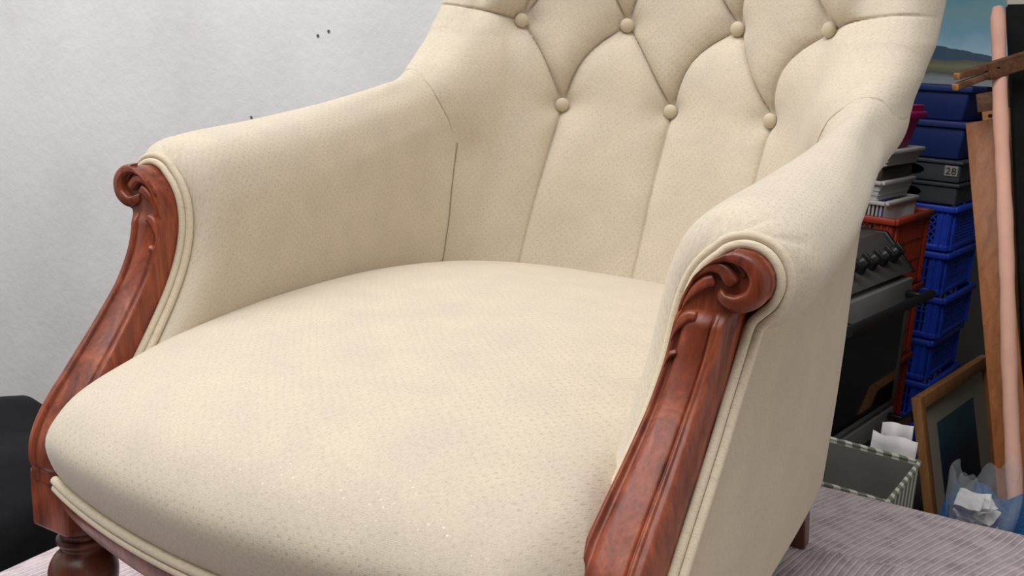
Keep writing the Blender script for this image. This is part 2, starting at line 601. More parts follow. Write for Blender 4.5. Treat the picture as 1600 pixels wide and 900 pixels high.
def build_blanket():
    nx, ny = 260, 230
    xs = np.linspace(BX0 - .16, BX1 + .16, nx)
    ys = np.linspace(BY0 - .16, BY1 + .17, ny)
    X, Y = np.meshgrid(xs, ys, indexing='ij')
    # back edge runs a little forward towards the right
    Ysh = Y - .25 * np.clip(X - .28, 0, 1) * sstep(.3, .9, Y) + .012 * np.sin(X * 17) * sstep(.7, 1, Y)

    def drape(t, lo, hi):
        over_lo = np.clip(lo - t, 0, None); over_hi = np.clip(t - hi, 0, None)
        c = np.clip(t, lo, hi)
        R_ = .02
        def bend(o):
            a = np.clip(o / R_, 0, math.pi / 2)
            return R_ * np.sin(a), R_ * (1 - np.cos(a)) + np.clip(o - R_ * math.pi / 2, 0, None)
        sl, dl = bend(over_lo); sh, dh = bend(over_hi)
        return c - sl + sh, dl + dh
    Xd, dzx = drape(X, BX0, BX1)
    Yd, dzy = drape(Ysh, BY0, BY1)
    Z = -dzx - dzy
    # soft ruck running across beside the back leg
    flat = (dzx + dzy) < .004
    rl = Y - (.742 + .20 * (X - .3) + .012 * np.sin(X * 14))
    ridge = .017 * np.where(rl < 0, np.exp(-(rl / .055) ** 2), np.exp(-(rl / .012) ** 2)) * sstep(.285, .335, X)
    bumps = .0025 * np.sin(X * 23 + 1.3) * np.sin(Y * 19) * sstep(.40, .5, np.abs(X))
    Z = Z + np.where(flat, ridge + np.abs(bumps), 0)
    Z = Z + .0
    P = np.stack([Xd, Yd, Z], -1)
    U = X - .27 * (Y - .5) + .012 * np.sin(Y * 9 + X * 3)
    uv = np.stack([U, Y], -1)
    o = grid('moving_blanket', P, 'blanket', None, uv=uv)
    sol = o.modifiers.new('thickness', 'SOLIDIFY'); sol.thickness = .008; sol.offset = -1
    tag(o, 'mauve-grey stitched felt blanket laid over the bench under the armchair', 'blanket')


build_blanket()

# ================================================================== ARMCHAIR
chair = empty('armchair', (0, 0, 0), 0, 'cream linen button-backed armchair with carved mahogany scroll arms', 'armchair')
PZ = np.array([.10, .262, .28, .30, .32, .34, .36, .38, .40, .42, .44, .46, .48, .50, .52, .54, .60, .75])
PY = np.array([-.083, -.083, -.086, -.085, -.077, -.063, -.045, -.027, -.009, .008, .024, .037, .047, .053, .056, .057, .058, .058])
_pp = np.stack([PZ, PY], -1)
_ps = spline(_pp, 400)


def yf(z):
    return np.interp(z, _ps[:, 0], _ps[:, 1])


def post_map(x, z, h, side):
    """x outward, z up along the front face of the post, h proud of the face"""
    x = np.asarray(x, float); z = np.asarray(z, float); h = np.asarray(h, float)
    d = (yf(z + .004) - yf(z - .004)) / .008
    ny_, nz_ = -1 / np.sqrt(1 + d * d), d / np.sqrt(1 + d * d)
    return np.stack([side * (x + 0 * z), yf(z) + ny_ * h, z + nz_ * h + 0 * x], -1)


OZ = np.array([.262, .30, .341, .359, .382, .415, .44, .473, .502, .522, .533, .544, .553, .560, .564, .566])
OXL = np.array([.276, .274, .2715, .271, .274, .279, .2825, .2855, .2872, .290, .2945, .300, .308, .316, .3225, .329])
RZ_ = np.array([.262, .30, .35, .413, .44, .467, .500, .516, .5195, .5215, .525, .533, .542, .551, .558, .563, .5655, .566])
OXR = np.array([.330, .330, .3300, .3300, .3297, .3315, .334, .3355, .3365, .3425, .3485, .3555, .3575, .3560, .3515, .345, .338, .331])


def build_post(side):
    zz = np.concatenate([np.linspace(.262, .50, 150, endpoint=False), np.linspace(.50, .566, 130)])
    nx = 90
    t = np.linspace(0, 1, nx)
    xl = np.interp(zz, OZ, OXL); xr = np.interp(zz, RZ_, OXR)
    k = np.ones(5) / 5
    xl[2:-2] = np.convolve(xl, k, 'same')[2:-2]
    X = xl[:, None] + (xr - xl)[:, None] * t[None]
    Z = np.repeat(zz[:, None], nx, 1)
    body = 1 - sstep(.505, .52, zz)[:, None]
    # moulded face: outer lip, cove, broad swelling, groove, bead
    def bead(c, w, h):
        return h * np.sqrt(np.clip(1 - ((t - c) / w) ** 2, 0, 1))
    prof = (.0035 * (1 - sstep(.05, .13, t)) + bead(.46, .30, .0062) + bead(.80, .115, .0062) - .0012 * np.exp(-((t - .67) / .018) ** 2))
    prof = prof - .011 * sstep(.90, 1.0, t) ** 1.5
    head = .001 + 0 * t
    H = body * prof[None] + (1 - body) * head[None]
    # rim rounding of the whole board
    edge = np.minimum(t, 1 - t)[None] * (xr - xl)[:, None]
    topd = np.clip(.566 - zz, 0, 1)[:, None]
    H = H - .004 * (1 - np.sqrt(np.clip(np.minimum(edge, topd) / .004, 0, 1)))
    F_ = post_map(X, Z, H, side)
    # side walls and back
    thick = .034
    lb = post_map(xl, zz, -thick + 0 * zz, side)[:, None]
    rb = post_map(xr, zz, -thick + 0 * zz, side)[:, None]
    P = np.concatenate([lb, F_, rb], 1)
    P = np.concatenate([P, P.mean(axis=1, keepdims=True).repeat(P.shape[1], 1)[-1:] * 0 + P[-1:]], 0)
    P[-1, :] = post_map(.5 * (xl[-1] + xr[-1]), .566, -thick, side)
    o = grid('arm_post', P, 'wood', chair, flip=(side > 0))
    return o


def ribbon(name, pts, widths, heights, base, side, parent, mat='wood', n=60, m=13, tip=True):
    """carved tendril lying on the post face: centre line (x,z), half-round section"""
    c = spline(np.column_stack([pts, widths, heights]), n)
    xy, w, h = c[:, :2], np.clip(c[:, 2], .0006, None), c[:, 3]
    T = np.gradient(xy, axis=0); T /= np.linalg.norm(T, axis=1)[:, None]
    N = np.stack([-T[:, 1], T[:, 0]], -1)
    s = np.linspace(0, 1, n)
    if tip:
        cap = np.sqrt(np.clip(1 - np.clip((s - .95) / .05, 0, 1) ** 2, 0, 1))
        w = w * np.clip(cap, .03, 1); h = h * np.clip(cap, .15, 1)
    a = np.linspace(-1, 1, m)
    X = xy[:, 0:1] + N[:, 0:1] * w[:, None] * a
    Z = xy[:, 1:2] + N[:, 1:2] * w[:, None] * a
    X = np.maximum(X, np.interp(Z, OZ, OXL) + .0006)
    H = base - .004 + (h[:, None] + .004) * np.clip(1 - np.abs(a[None]) ** 4, 0, 1) ** .45 * (1 - .12 * a[None])
    P = post_map(X, Z, H, side)
    return grid(name, P, mat, parent, flip=(side < 0))


def ipx(X, Y):
    """sketch units of the carving (measured on the right-hand scroll) to face coordinates"""
    u = np.asarray(X, float) / 4.5 - 130; w = np.asarray(Y, float) / 4.5 - 35
    return np.stack([.330 + u * 4.97e-4 + w * 6.3e-5, .566 + u * 8.6e-5 - w * 4.84e-4], -1)


def build_carving(side, post):
    k = 1.18 / 4.5 * 4.97e-4
    pts = np.array([(175, 560), (225, 440), (310, 285), (420, 200), (555, 178), (685, 232), (748, 345), (712, 462), (605, 512), (510, 478), (472, 400)])
    wd = np.array([10, 16, 26, 32, 42, 52, 62, 64, 60, 46, 26]) * k
    ht = np.array([.001, .003, .005, .0065, .0075, .008, .0085, .0085, .008, .007, .004])
    ribbon('scroll_carving', ipx(pts[:, 0], pts[:, 1]), wd, ht, .0, side, post, n=120)
    pts = np.array([(210, 450), (285, 330), (400, 246), (500, 262), (556, 335), (585, 385)])
    ribbon('leaf_carving', ipx(pts[:, 0], pts[:, 1]), np.array([6, 22, 40, 46, 50, 46]) * k, np.array([.001, .003, .0055, .0065, .0075, .006]), .0, side, post)
    pts = np.array([(500, 215), (590, 225), (640, 275), (640, 335)])
    ribbon('leaf_carving', ipx(pts[:, 0], pts[:, 1]), np.array([6, 18, 24, 14]) * k, np.array([.001, .0035, .0035, .002]), .0, side, post)
    pts = np.array([(195, 560), (235, 485), (305, 405), (385, 355), (450, 338)])
    ribbon('leaf_carving', ipx(pts[:, 0], pts[:, 1]), np.array([5, 18, 34, 42, 42]) * k, np.array([.001, .003, .005, .006, .0055]), .0, side, post)
    pts = np.array([(135, 775), (165, 700), (215, 630), (268, 598), (322, 606)])
    ribbon('leaf_carving', ipx(pts[:, 0], pts[:, 1]), np.array([5, 18, 36, 42, 36]) * k, np.array([.003, .0045, .006, .0065, .006]), .0, side, post)
    pts = np.array([(100, 960), (118, 905), (145, 868), (188, 852)])
    ribbon('leaf_carving', ipx(pts[:, 0], pts[:, 1]), np.array([4, 14, 24, 22]) * k, np.array([.003, .004, .0055, .005]), .0, side, post)


def outline_path(off, n=160):
    """outline of the post offset outwards, from inner foot over the scroll down to the outer foot"""
    inner = [(np.interp(z, OZ, OXL), z) for z in (.285, .32, .36, .40, .44, .48, .51, .53, .545, .557)]
    top = [(.319, .5625), (.331, .566), (.344, .563), (.353, .555), (.3572, .543), (.354, .530), (.346, .5215)]
    outer = [(.3385, .512), (.3345, .49), (.3315, .46), (.3305, .42), (.330, .38), (.330, .34), (.330, .30), (.330, .275)]
    c = spline(inner + top + outer, n)
    T = np.gradient(c, axis=0); T /= np.linalg.norm(T, axis=1)[:, None]
    N = np.stack([-T[:, 1], T[:, 0]], -1)
    return c + N * off, c


def build_arm_piping(side):
    mb = MB()
    for off, h, r in ((.0032, -.026, .0040), (.0098, -.0302, .0040)):
        p, _ = outline_path(off)
        mb.tube(post_map(p[:, 0], p[:, 1], h + 0 * p[:, 0], side), r, 10)
    o = mb.build('arm_piping', 'piping', chair, smooth=True)
    me = o.data
    l = me.uv_layers.new(name='UVMap')
    co = np.array([v.co for v in me.vertices]); idx = np.array([lp.vertex_index for lp in me.loops])
    l.data.foreach_set('uv', (co[:, 1:][idx]).astype(np.float32).ravel())


ZC_Y = np.array([.03, .075, .106, .143, .245, .363, .444, .500, .535, .565, .595, .63])
ZC_Z = np.array([.566, .581, .5915, .600, .611, .628, .643, .6545, .662, .669, .676, .685])
_ZC = spline(np.column_stack([ZC_Y, ZC_Z]), 200)


def arm_section(y, n):
    """cross-section of an arm at depth y (x outward, z): inner foot, up the face, over the roll, to the crease"""
    zc = float(np.interp(y, _ZC[:, 0], _ZC[:, 1]))
    f = float(sstep(.1, .6, y))
    k = 0.
    xi = .251 + .024 * f + .030 * k
    o = .030 * float(sstep(.18, .60, y))
    xa, xb = xi + .036, .370 - o
    pts = [(xi + .010, .26), (xi + .004, .33), (xi, .40), (xi, .46), (xi + .003, zc - .085), (xi + .008, zc - .056), (xi + .019 - .006 * k, zc - .028), (xa, zc - .010),
           (xa + .25 * (xb - xa), zc - .002), (xa + .5 * (xb - xa), zc), (xa + .76 * (xb - xa), zc - .004), (xb, zc - .016), (.3835 - o, zc - .040), (.3815 - o, zc - .062), (.370 - o, zc - .080), (.352 - o, zc - .092), (.326 - o, zc - .096)]
    return spline(pts, n)


KB = .055        # softness of the hollow between arm and back
BACK = {}        # side -> (heights, back sections)
_SEC = {}


def sec_data(sec):
    A, B = sec[:-1], sec[1:]
    d = B - A
    N = np.stack([-d[:, 1], d[:, 0]], -1) / np.maximum(np.linalg.norm(d, axis=1), 1e-9)[:, None]
    Np = np.vstack([N[:1], N[:-1]]); Nn = np.vstack([N[1:], N[-1:]])
    return A, d, np.maximum((d ** 2).sum(1), 1e-12), N, Np, Nn


def sec_dist(P2, S):
    A, d, L2, N, Np, Nn = S
    v = P2[:, None] - A[None]
    t = np.clip((v * d[None]).sum(2) / L2[None], 0, 1)
    r = v - t[..., None] * d[None]
    D2 = (r ** 2).sum(2)
    j = D2.argmin(1)
    i = np.arange(len(P2))
    tj = t[i, j][:, None]
    nn = N[j] + np.where(tj <= 0, Np[j], 0) + np.where(tj >= 1, Nn[j], 0)
    return np.sqrt(D2[i, j]) * np.where((r[i, j] * nn).sum(1) < 0, -1, 1)


def binned(p, key, step, get, cols):
    out = np.empty(len(p))
    f = p[:, key] / step
    b = np.floor(f).astype(int)
    w = f - b
    for q in np.unique(b):
        m = np.where(b == q)[0]
        P2 = p[m][:, cols]
        out[m] = sec_dist(P2, get(q)) * (1 - w[m]) + sec_dist(P2, get(q + 1)) * w[m]
    return out


def arm_dist(p):
    """signed distance of points (x outward) to the arm roll, section by section"""
    def get(q):
        if q not in _SEC:
            _SEC[q] = sec_data(arm_section(min(q * .02, .66), 60))
        return _SEC[q]
    return binned(p, 1, .02, get, [0, 2])


def back_dist(p, side):
    zs, Q = BACK[side]
    def get(q):
        k = (side, q)
        if k not in _SEC:
            r = int(np.clip(np.argmin(np.abs(zs - q * .01)), 0, len(zs) - 1))
            row = Q[r][::4]
            _SEC[k] = sec_data(row[row[:, 0] > .10][::-1])
        return _SEC[k]
    return binned(p, 2, .01, get, [0, 1])


def smin_field(p, side):
    a, b = arm_dist(p), back_dist(p, side)
    h = np.clip(KB - np.abs(a - b), 0, None) ** 2 / (4 * KB)
    return np.minimum(a, b) - h


def soften(P, side, own):
    """settle vertices near the arm/back hollow onto one soft common surface; returns positions and which are in the open"""
    sh = P.shape
    p = P.reshape(-1, 3).copy(); p[:, 0] *= side
    keep = np.ones(len(p), bool)
    reg = (p[:, 0] > .17) & (p[:, 0] < .40) & (p[:, 1] > .36) & (p[:, 1] < .74) & (p[:, 2] > .31) & (p[:, 2] < .76)
    if own == 'arm':
        reg &= p[:, 1] > .40
    idx = np.where(reg)[0]
    q = p[idx]
    other = back_dist(q, side) if own == 'arm' else arm_dist(q)
    keep[idx[(other < -.005) & (q[:, 1] > .47)]] = False
    m = (other > -.007) & (other < KB)
    idx, q = idx[m], q[m]
    e = .0015
    for _ in range(6):
        F = smin_field(q, side)
        G = np.stack([(smin_field(q + e * np.eye(3)[k], side) - F) / e for k in range(3)], -1)
        G2 = np.clip((G ** 2).sum(1), .2, None)
        q = q - np.clip(F / G2, -.012, .012)[:, None] * G
    p[idx] = q
    p[:, 0] *= side
    G3 = p.reshape(sh)
    mv = np.zeros(len(p)); mv[idx] = np.clip((KB - np.abs(other[m])) / (KB * .5), 0, 1)
    mv = mv.reshape(sh[:2])[..., None]
    for _ in range(3):
        av = G3.copy()
        av[1:-1, 1:-1] = (G3[:-2, 1:-1] + G3[2:, 1:-1] + G3[1:-1, :-2] + G3[1:-1, 2:]) / 4
        G3 = G3 + (av - G3) * mv
    return G3, keep.reshape(sh[:2])


def build_seam(P, side):
    """stitched line where the arm cover meets the back cover"""
    pts = []
    for i in range(8, 66, 2):
        col = P[:, i].copy(); col[:, 0] *= side
        m = np.where((col[:, 1] > .42) & (col[:, 2] > .31))[0]
        if not len(m):
            continue
        g = arm_dist(col[m]) - back_dist(col[m], side)
        h = np.where(g > 0)[0]
        if len(h) and h[0] > 0:
            pts.append(P[m[h[0]], i])
    if len(pts) < 8:
        return
    pts = np.array(pts)
    sm = pts.copy()
    for _ in range(4):
        sm[1:-1] = (sm[:-2] + 2 * sm[1:-1] + sm[2:]) / 4
    q = sm.copy(); q[:, 0] *= side
    for _ in range(3):
        F = smin_field(q, side)
        G = np.stack([(smin_field(q + .0015 * np.eye(3)[k], side) - F) / .0015 for k in range(3)], -1)
        q = q - np.clip((F - .0006) / np.clip((G ** 2).sum(1), .2, None), -.01, .01)[:, None] * G
    for _ in range(3):
        q[1:-1] = (q[:-2] + 2 * q[1:-1] + q[2:]) / 4
    sm = q * np.array([side, 1, 1])
    MB().tube(spline(sm, 140), .0008, 6).build('seam', 'thread', chair, smooth=True)


def build_arm(side):
    n = 120
    ring, base = outline_path(.0125, 220)
    # keep the facing ring from the inner foot to the crease under the scroll
    last = int(np.argmin(np.hypot(base[:, 0] - .343, base[:, 1] - .5195)))
    ring = ring[:last]
    s = np.concatenate([[0], np.cumsum(np.linalg.norm(np.diff(ring, axis=0), axis=1))])
    tt = np.linspace(0, s[-1], n)
    ring = np.stack([np.interp(tt, s, ring[:, i]) for i in (0, 1)], -1)
    rows = []
    # recessed start, then the rounded front edge
    ringc = ring.mean(axis=0)
    inner = ring + (np.array([.322, .48]) - ring) * .12
    rows.append(post_map(inner[:, 0], inner[:, 1], -.034 + 0 * inner[:, 0], side))
    full = arm_section(.125, n)
    for k in range(15):
        a = math.pi / 2 * k / 14
        b = math.sin(a); dep = .036 + .034 * (1 - math.cos(a))
        sec = ring * (1 - b) + full * b
        # gathers where the cloth is pulled over the front of the roll
        ang = np.linspace(0, 1, n)
        g = np.zeros(n)
        for c_, wd in ((.66, .006), (.735, .005), (.80, .005)):
            g -= .0022 * np.exp(-((ang - c_) / wd) ** 2)
        g *= math.sin(math.pi * min(1, k / 11)) if k < 11 else 0
        cen = np.array([.33, .53])
        d = sec - cen; dn = np.linalg.norm(d, axis=1)[:, None]
        sec = sec + d / dn * g[:, None]
        q = post_map(sec[:, 0], np.minimum(sec[:, 1], .54), -.034 + 0 * sec[:, 0], side)
        q[:, 2] += sec[:, 1] - np.minimum(sec[:, 1], .54)
        q[:, 1] += dep - .036
        rows.append(q)
        zsh = q[:, 2] - sec[:, 1]
    y0 = rows[-1][:, 1]
    for k in range(1, 111):
        f = k / 110
        y = y0 + (.66 - y0) * f
        sec = arm_section(.125 + (.66 - .125) * f, n)
        rows.append(np.stack([side * sec[:, 0], y, sec[:, 1] + zsh * (1 - f) ** 3], -1))
    P = np.array(rows)
    L = np.concatenate([np.zeros((len(P), 1)), np.cumsum(np.linalg.norm(np.diff(P, axis=1), axis=2), axis=1)], 1)
    L = L - L[:, 60:61]
    uv = np.stack([P[:, :, 1], L], -1)
    P, keep = soften(P, side, 'arm')
    build_seam(P, side)
    return grid('arm_pad', P, 'fabric', chair, flip=(side > 0), uv=uv, keep=keep)


def build_side_panel(side):
    """outer side cloth from the post piping round to the back corner"""
    nz, ny = 60, 80
    rows = []
    for z in np.linspace(.155, .545, nz):
        yr = np.interp(z, [.15, .42, .50, .56, .60], [.665, .665, .685, .715, .735])
        y_start = float(yf(max(z, .262))) + .028
        bul = .007 * math.sin(math.pi * np.clip((z - .155) / .42, 0, 1))
        low = .010 * (1 - sstep(.155, .175, z))
        pts = [(.326 - low, y_start), (.331 + bul - low, y_start + .10), (.332 + bul - low, .30), (.331 + bul - low, .45), (.327 + bul * .8 - low, .57),
               (.318 + bul * .5 - low, yr - .03), (.300 - low, yr + .012), (.27 - low, yr + .045), (.22 - low, yr + .08)]
        c = spline(pts, ny)
        rows.append(np.column_stack([side * c[:, 0], c[:, 1], np.full(ny, z)]))
    # carried on up behind the roll to the edge of the back
    for z in np.linspace(.553, .73, 24):
        yr = np.interp(z, [.545, .60, .66, .73], [.708, .735, .765, .80])
        f = sstep(.545, .60, z)
        x0 = .331 - .010 * f
        ys = max(.10 + .34 * f, float(ey(z)) + .015 if z > .60 else 0)
        ym = yr - .03
        pts = [(x0 - .006 - .004 * f, ys), (x0, ys + (ym - ys) * .25), (x0, ys + (ym - ys) * .5), (x0 - .002, ys + (ym - ys) * .75), (.316, ym), (.300, yr + .012), (.27, yr + .045), (.22, yr + .08)]
        c = spline(pts, ny)
        rows.append(np.column_stack([side * c[:, 0], c[:, 1], np.full(ny, z)]))
    # turned-under hem
    first = rows[0].copy(); first[:, 0] -= side * .02; first[:, 2] -= .001
    P = np.array([first] + rows)
    return grid('side_panel', P, 'fabric_plain', chair, flip=(side < 0))


# ---- tufted inside back
B2 = [(-.166, .630), (0, .630), (.166, .630)]
B1 = [(-.2365, .756), (-.0885, .756), (.0885, .756), (.2365, .756)]
B0 = [(-.166, .882), (0, .882), (.166, .882)]


_yc = spline(np.column_stack([[.20, .28, .36, .42, .50, .56, .63, .70, .756, .82, .90, .98, 1.05], [.690, .700, .712, .727, .750, .768, .788, .802, .812, .820, .828, .836, .845]]), 300)
_ey = spline(np.column_stack([[.20, .30, .50, .58, .63, .66, .69, .72, .75, .78, .82, .88, .95, 1.02], [.53, .532, .545, .566, .588, .608, .637, .668, .694, .714, .731, .750, .768, .784]]), 300)


def yc(z):
    return np.interp(z, _yc[:, 0], _yc[:, 1])


def ey(z):
    return np.interp(z, _ey[:, 0], _ey[:, 1])


def bow(a, b, k, n=9):
    a, b = np.array(a), np.array(b)
    t = np.linspace(0, 1, n)[:, None]
    d = b - a
    nrm = np.array([-d[1], d[0]])
    return a + d * t + nrm * k * np.sin(math.pi * t)


PLEATS = []   # polyline, strength at start, at middle, at end
for i, b in enumerate(B2):
    PLEATS.append((bow(b, B1[i], -.02), 1, .62, 1))
    PLEATS.append((bow(b, B1[i + 1], .14), 1, .62, 1))
    PLEATS.append((bow(b, (b[0] * 1.06 - .012, .33), .012 if b[0] >= 0 else -.012), 1, .42, .30))
for i, b in enumerate(B0):
    PLEATS.append((bow(B1[i], b, .14), 1, .62, 1))
    PLEATS.append((bow(B1[i + 1], b, -.02), 1, .62, 1))
    PLEATS.append((bow(b, (b[0] * .9, 1.0), 0), 1, .5, .4))
for sgn in (-1, 1):
    PLEATS.append((bow((sgn * .2365, .756), (sgn * .40, .772), sgn * .05), 1, .45, .22))
    PLEATS.append((bow((sgn * .2365, .756), (sgn * .166, .882), -sgn * .02), 1, .62, 1))


def back_bulge(Xc, Z):
    acc = np.zeros_like(Xc)
    groove = np.zeros_like(Xc)
    for pl, s0, s1, s2 in PLEATS:
        n = len(pl)
        best = np.zeros_like(Xc)
        for k in range(n - 1):
            a, b = pl[k], pl[k + 1]
            d = b - a; L2 = d @ d
            t = np.clip(((Xc - a[0]) * d[0] + (Z - a[1]) * d[1]) / L2, 0, 1)
            dist = np.hypot(Xc - a[0] - d[0] * t, Z - a[1] - d[1] * t)
            g = (k + t) / (n - 1)
            st = np.where(g < .5, s0 + (s1 - s0) * sstep(0, .5, g), s1 + (s2 - s1) * sstep(.5, 1, g))
            best = np.maximum(best, st * np.exp(-(dist / .019) ** .85))
            groove = np.maximum(groove, np.exp(-(dist / .0016) ** 2))
        acc += best ** 3
    for b in B0 + B1 + B2:
        db = np.hypot(Xc - b[0], Z - b[1])
        acc += 1.1 * np.exp(-(db / .026) ** 1.3) ** 3
    fold = acc ** (1 / 3)
    return np.where(fold > .85, .85 + .2 * np.tanh((fold - .85) / .2), fold), groove


def back_section(z, half):
    c, e = float(yc(z)), float(ey(z))
    w = float(sstep(.54, .69, z))
    # high section: rolled edge; low section: runs forward into the arm
    hi = [(0, c), (.06, c - .0055), (.12, c - .022), (.18, c - .049), (.225, c - .077), (.262, c - .108 - .25 * max(0, c - .13 - e)), (.290, e - .026), (.308, e - .046),
          (.330, e - .052), (.352, e - .042), (.368, e - .015), (.3725, e + .02), (.366, e + .06), (.350, e + .10), (.32, e + .13)]
    lo = [(0, c), (.06, c - .0055), (.12, c - .022), (.18, c - .049), (.225, c - .077), (.253, c - .100), (.272, c - .124), (.284, c - .150),
          (.295, c - .178), (.305, c - .200), (.311, c - .210), (.316, c - .210), (.3195, c - .200), (.321, c - .18), (.322, c - .14)]
    pts = np.array(hi) * w + np.array(lo) * (1 - w)
    xo = float(np.interp(z, [.60, .66, .70, .74], [.55, .68, .90, 1.0]))
    pts[:, 0] = np.where(pts[:, 0] > .31, .31 + (pts[:, 0] - .31) * xo, pts[:, 0])
    mir = pts[::-1].copy(); mir[:, 0] *= -1
    return spline(np.vstack([mir[:-1], pts]), 2 * half - 1)[half - 1:]


def build_inner_back():
    nz, ns = 430, 640
    zs = np.linspace(.30, 1.0, nz)
    half = ns // 2
    rows = [back_section(z, half) for z in zs]
    R_ = np.array(rows)                        # nz, half, 2
    T = np.gradient(R_, axis=1); T[:, 0] = (1, 0); T /= np.linalg.norm(T, axis=2)[..., None] + 1e-9
    N = np.stack([T[..., 1], -T[..., 0]], -1)   # towards the sitter
    out, keeps, arc = [], [], []
    for side in (1, -1):
        X = R_[..., 0] * side
        Z = np.repeat(zs[:, None], half, 1)
        fold, groove = back_bulge(X, Z)
        amp = .036 * (1 - sstep(.262, .318, R_[..., 0])) * (.55 + .45 * sstep(.36, .60, Z))
        edge_pleat = (R_[..., 0] > .24) * sstep(.74, .75, Z)
        disp = amp * (1 - fold) - .0030 * groove * (1 - sstep(.34, .372, R_[..., 0])) * (Z > .5) - .0022 * groove * (Z <= .5)
        disp = disp - .006 * fold * edge_pleat * sstep(.262, .30, R_[..., 0]) * (1 - sstep(.37, .373, R_[..., 0]))
        Q = R_ + N * disp[..., None]
        BACK[side] = (zs, Q)
        Pq, kp = soften(np.stack([Q[..., 0] * side, Q[..., 1], Z], -1), side, 'back')
        out.append(Pq); keeps.append(kp)
        arc.append(np.concatenate([np.zeros((nz, 1)), np.cumsum(np.linalg.norm(np.diff(Q, axis=1), axis=2), axis=1)], 1) * side)
    right_, left_ = out
    keep = np.concatenate([keeps[1][:, ::-1], keeps[0][:, 1:]], 1)
    keep = np.concatenate([keep, np.ones((6, keep.shape[1]), bool)], 0)
    P = np.concatenate([left_[:, ::-1], right_[:, 1:]], 1)
    # close over the top
    top = []
    for k in range(1, 7):
        a = math.pi / 2 * k / 6
        q = P[-1].copy()
        q[:, 2] += .03 * math.sin(a)
        q[:, 1] += (.86 - q[:, 1]) * (1 - math.cos(a)) * .6
        top.append(q)
    P = np.concatenate([P, np.array(top)], 0)
    L = np.concatenate([arc[1][:, ::-1], arc[0][:, 1:]], 1)
    L = np.concatenate([L, np.repeat(L[-1:], 6, 0)], 0)
    zv = np.concatenate([zs, zs[-1] + .01 * np.arange(1, 7)])
    uv = np.stack([L * .96, np.repeat(zv[:, None], P.shape[1], 1)], -1)
    o = grid('inner_back', P, 'fabric', chair, uv=uv, flip=True, keep=keep)
    return o


def build_buttons():
    prof = [(.0004, .0066), (.0045, .0062), (.0082, .0048), (.0104, .0022), (.0110, -.001), (.0098, -.004), (.0004, -.005)]
    src = None
    for x, z in B2 + B1 + B0:
        if src is None:
            mb = MB().lathe(prof, 24, axis='y')
            o = mb.build('button', 'fabric_plain', chair, smooth=True)
            src = o
        else:
            o = src.copy(); link(o, chair)
        base = float(yc(z)) - 1.52 * x * x
        slope = math.atan2(3.04 * x, 1)
        o.location = (x - .002 * math.sin(slope), base - .0045, z)
        o.rotation_euler = (math.radians(-10), 0, -slope + math.pi)


def build_outer_back():
    nz, ns = 40, 60
    rows = []
    for z in np.linspace(.155, 1.02, nz):
        hw = np.interp(z, [.15, .5, .62, .7, 1.02], [.27, .275, .30, .34, .345])
        yb = np.interp(z, [.15, .5, .7, 1.02], [.815, .835, .875, .90])
        ye = np.interp(z, [.15, .42, .56, .66, .72, .80, 1.02], [.70, .705, .75, .74, .765, .82, .87])
        pts = [(hw - .02, ye - .02), (hw - .03, ye + .015), (hw * .6, ye + (yb - ye) * .72), (0, yb), (-hw * .6, ye + (yb - ye) * .72), (-hw + .03, ye + .015), (-hw + .02, ye - .02)]
        c = spline(pts, ns)
        rows.append(np.column_stack([c, np.full(ns, z)]))
    grid('outer_back', np.array(rows), 'fabric_plain', chair)


# ---- seat
def front_y(x):
    return -.149 + .62 * x * x


def build_seat():
    nx, nt = 150, 150
    rows = []
    HW = .288
    for a in np.linspace(-1, 1, nx):
        x = HW * math.sin(a * math.pi / 2) if False else HW * a
        s = abs(x) / HW
        corner = .055 * max(0, (s - .78) / .22) ** 2.4
        fy = front_y(x) + corner
        sd = s ** 3.2
        dz = -.034 * sd - .02 * max(0, (s - .86) / .14) ** 2
        fb = front_y(x) + corner * .15
        pts = [(fb + .014, .270, 0), (fb + .003, .285, 0), (.5 * (fy + fb) - .010, .310, .1), (fy - .016, .340, .35), (fy - .003, .364, .6), (fy + .022, .385, .8), (fy + .07, .404, 1),
               (fy + .15, .420, 1), (.18, .432, 1), (.34, .434, 1), (.48, .424, 1), (.60, .404, 1), (.69, .372, 1), (.74, .330, .8)]
        c = spline([(y, z + dz * w) for y, z, w in pts], nt)
        rows.append(np.column_stack([np.full(nt, x), c]))
    P = np.array(rows)
    P[..., 0] *= 1 - .30 * sstep(.50, .74, P[..., 1])
    L = np.concatenate([np.zeros((nx, 1)), np.cumsum(np.linalg.norm(np.diff(P, axis=1), axis=2), axis=1)], 1)
    uv = np.stack([P[:, :, 0], L], -1)
    lft, rgt = [], []
    for k in range(1, 9):
        a = math.pi / 2 * k / 8
        q = P[0].copy(); q[:, 0] -= .022 * math.sin(a); q[:, 2] = q[:, 2] + (.275 - q[:, 2]) * (1 - math.cos(a)); q[:, 1] += .03 * (1 - math.cos(a)) * (q[:, 1] < .1)
        lft.append(q)
        q2 = q.copy(); q2[:, 0] *= -1
        rgt.append(q2)
    Pf = np.concatenate([np.array(lft[::-1]), P, np.array(rgt)], 0)
    Lf = np.concatenate([uv[:1] + np.array([-.004 * k, 0]) for k in range(8, 0, -1)] + [uv] + [uv[-1:] + np.array([.004 * k, 0]) for k in range(1, 9)], 0)
    grid('seat', Pf, 'fabric', chair, uv=Lf, flip=False)


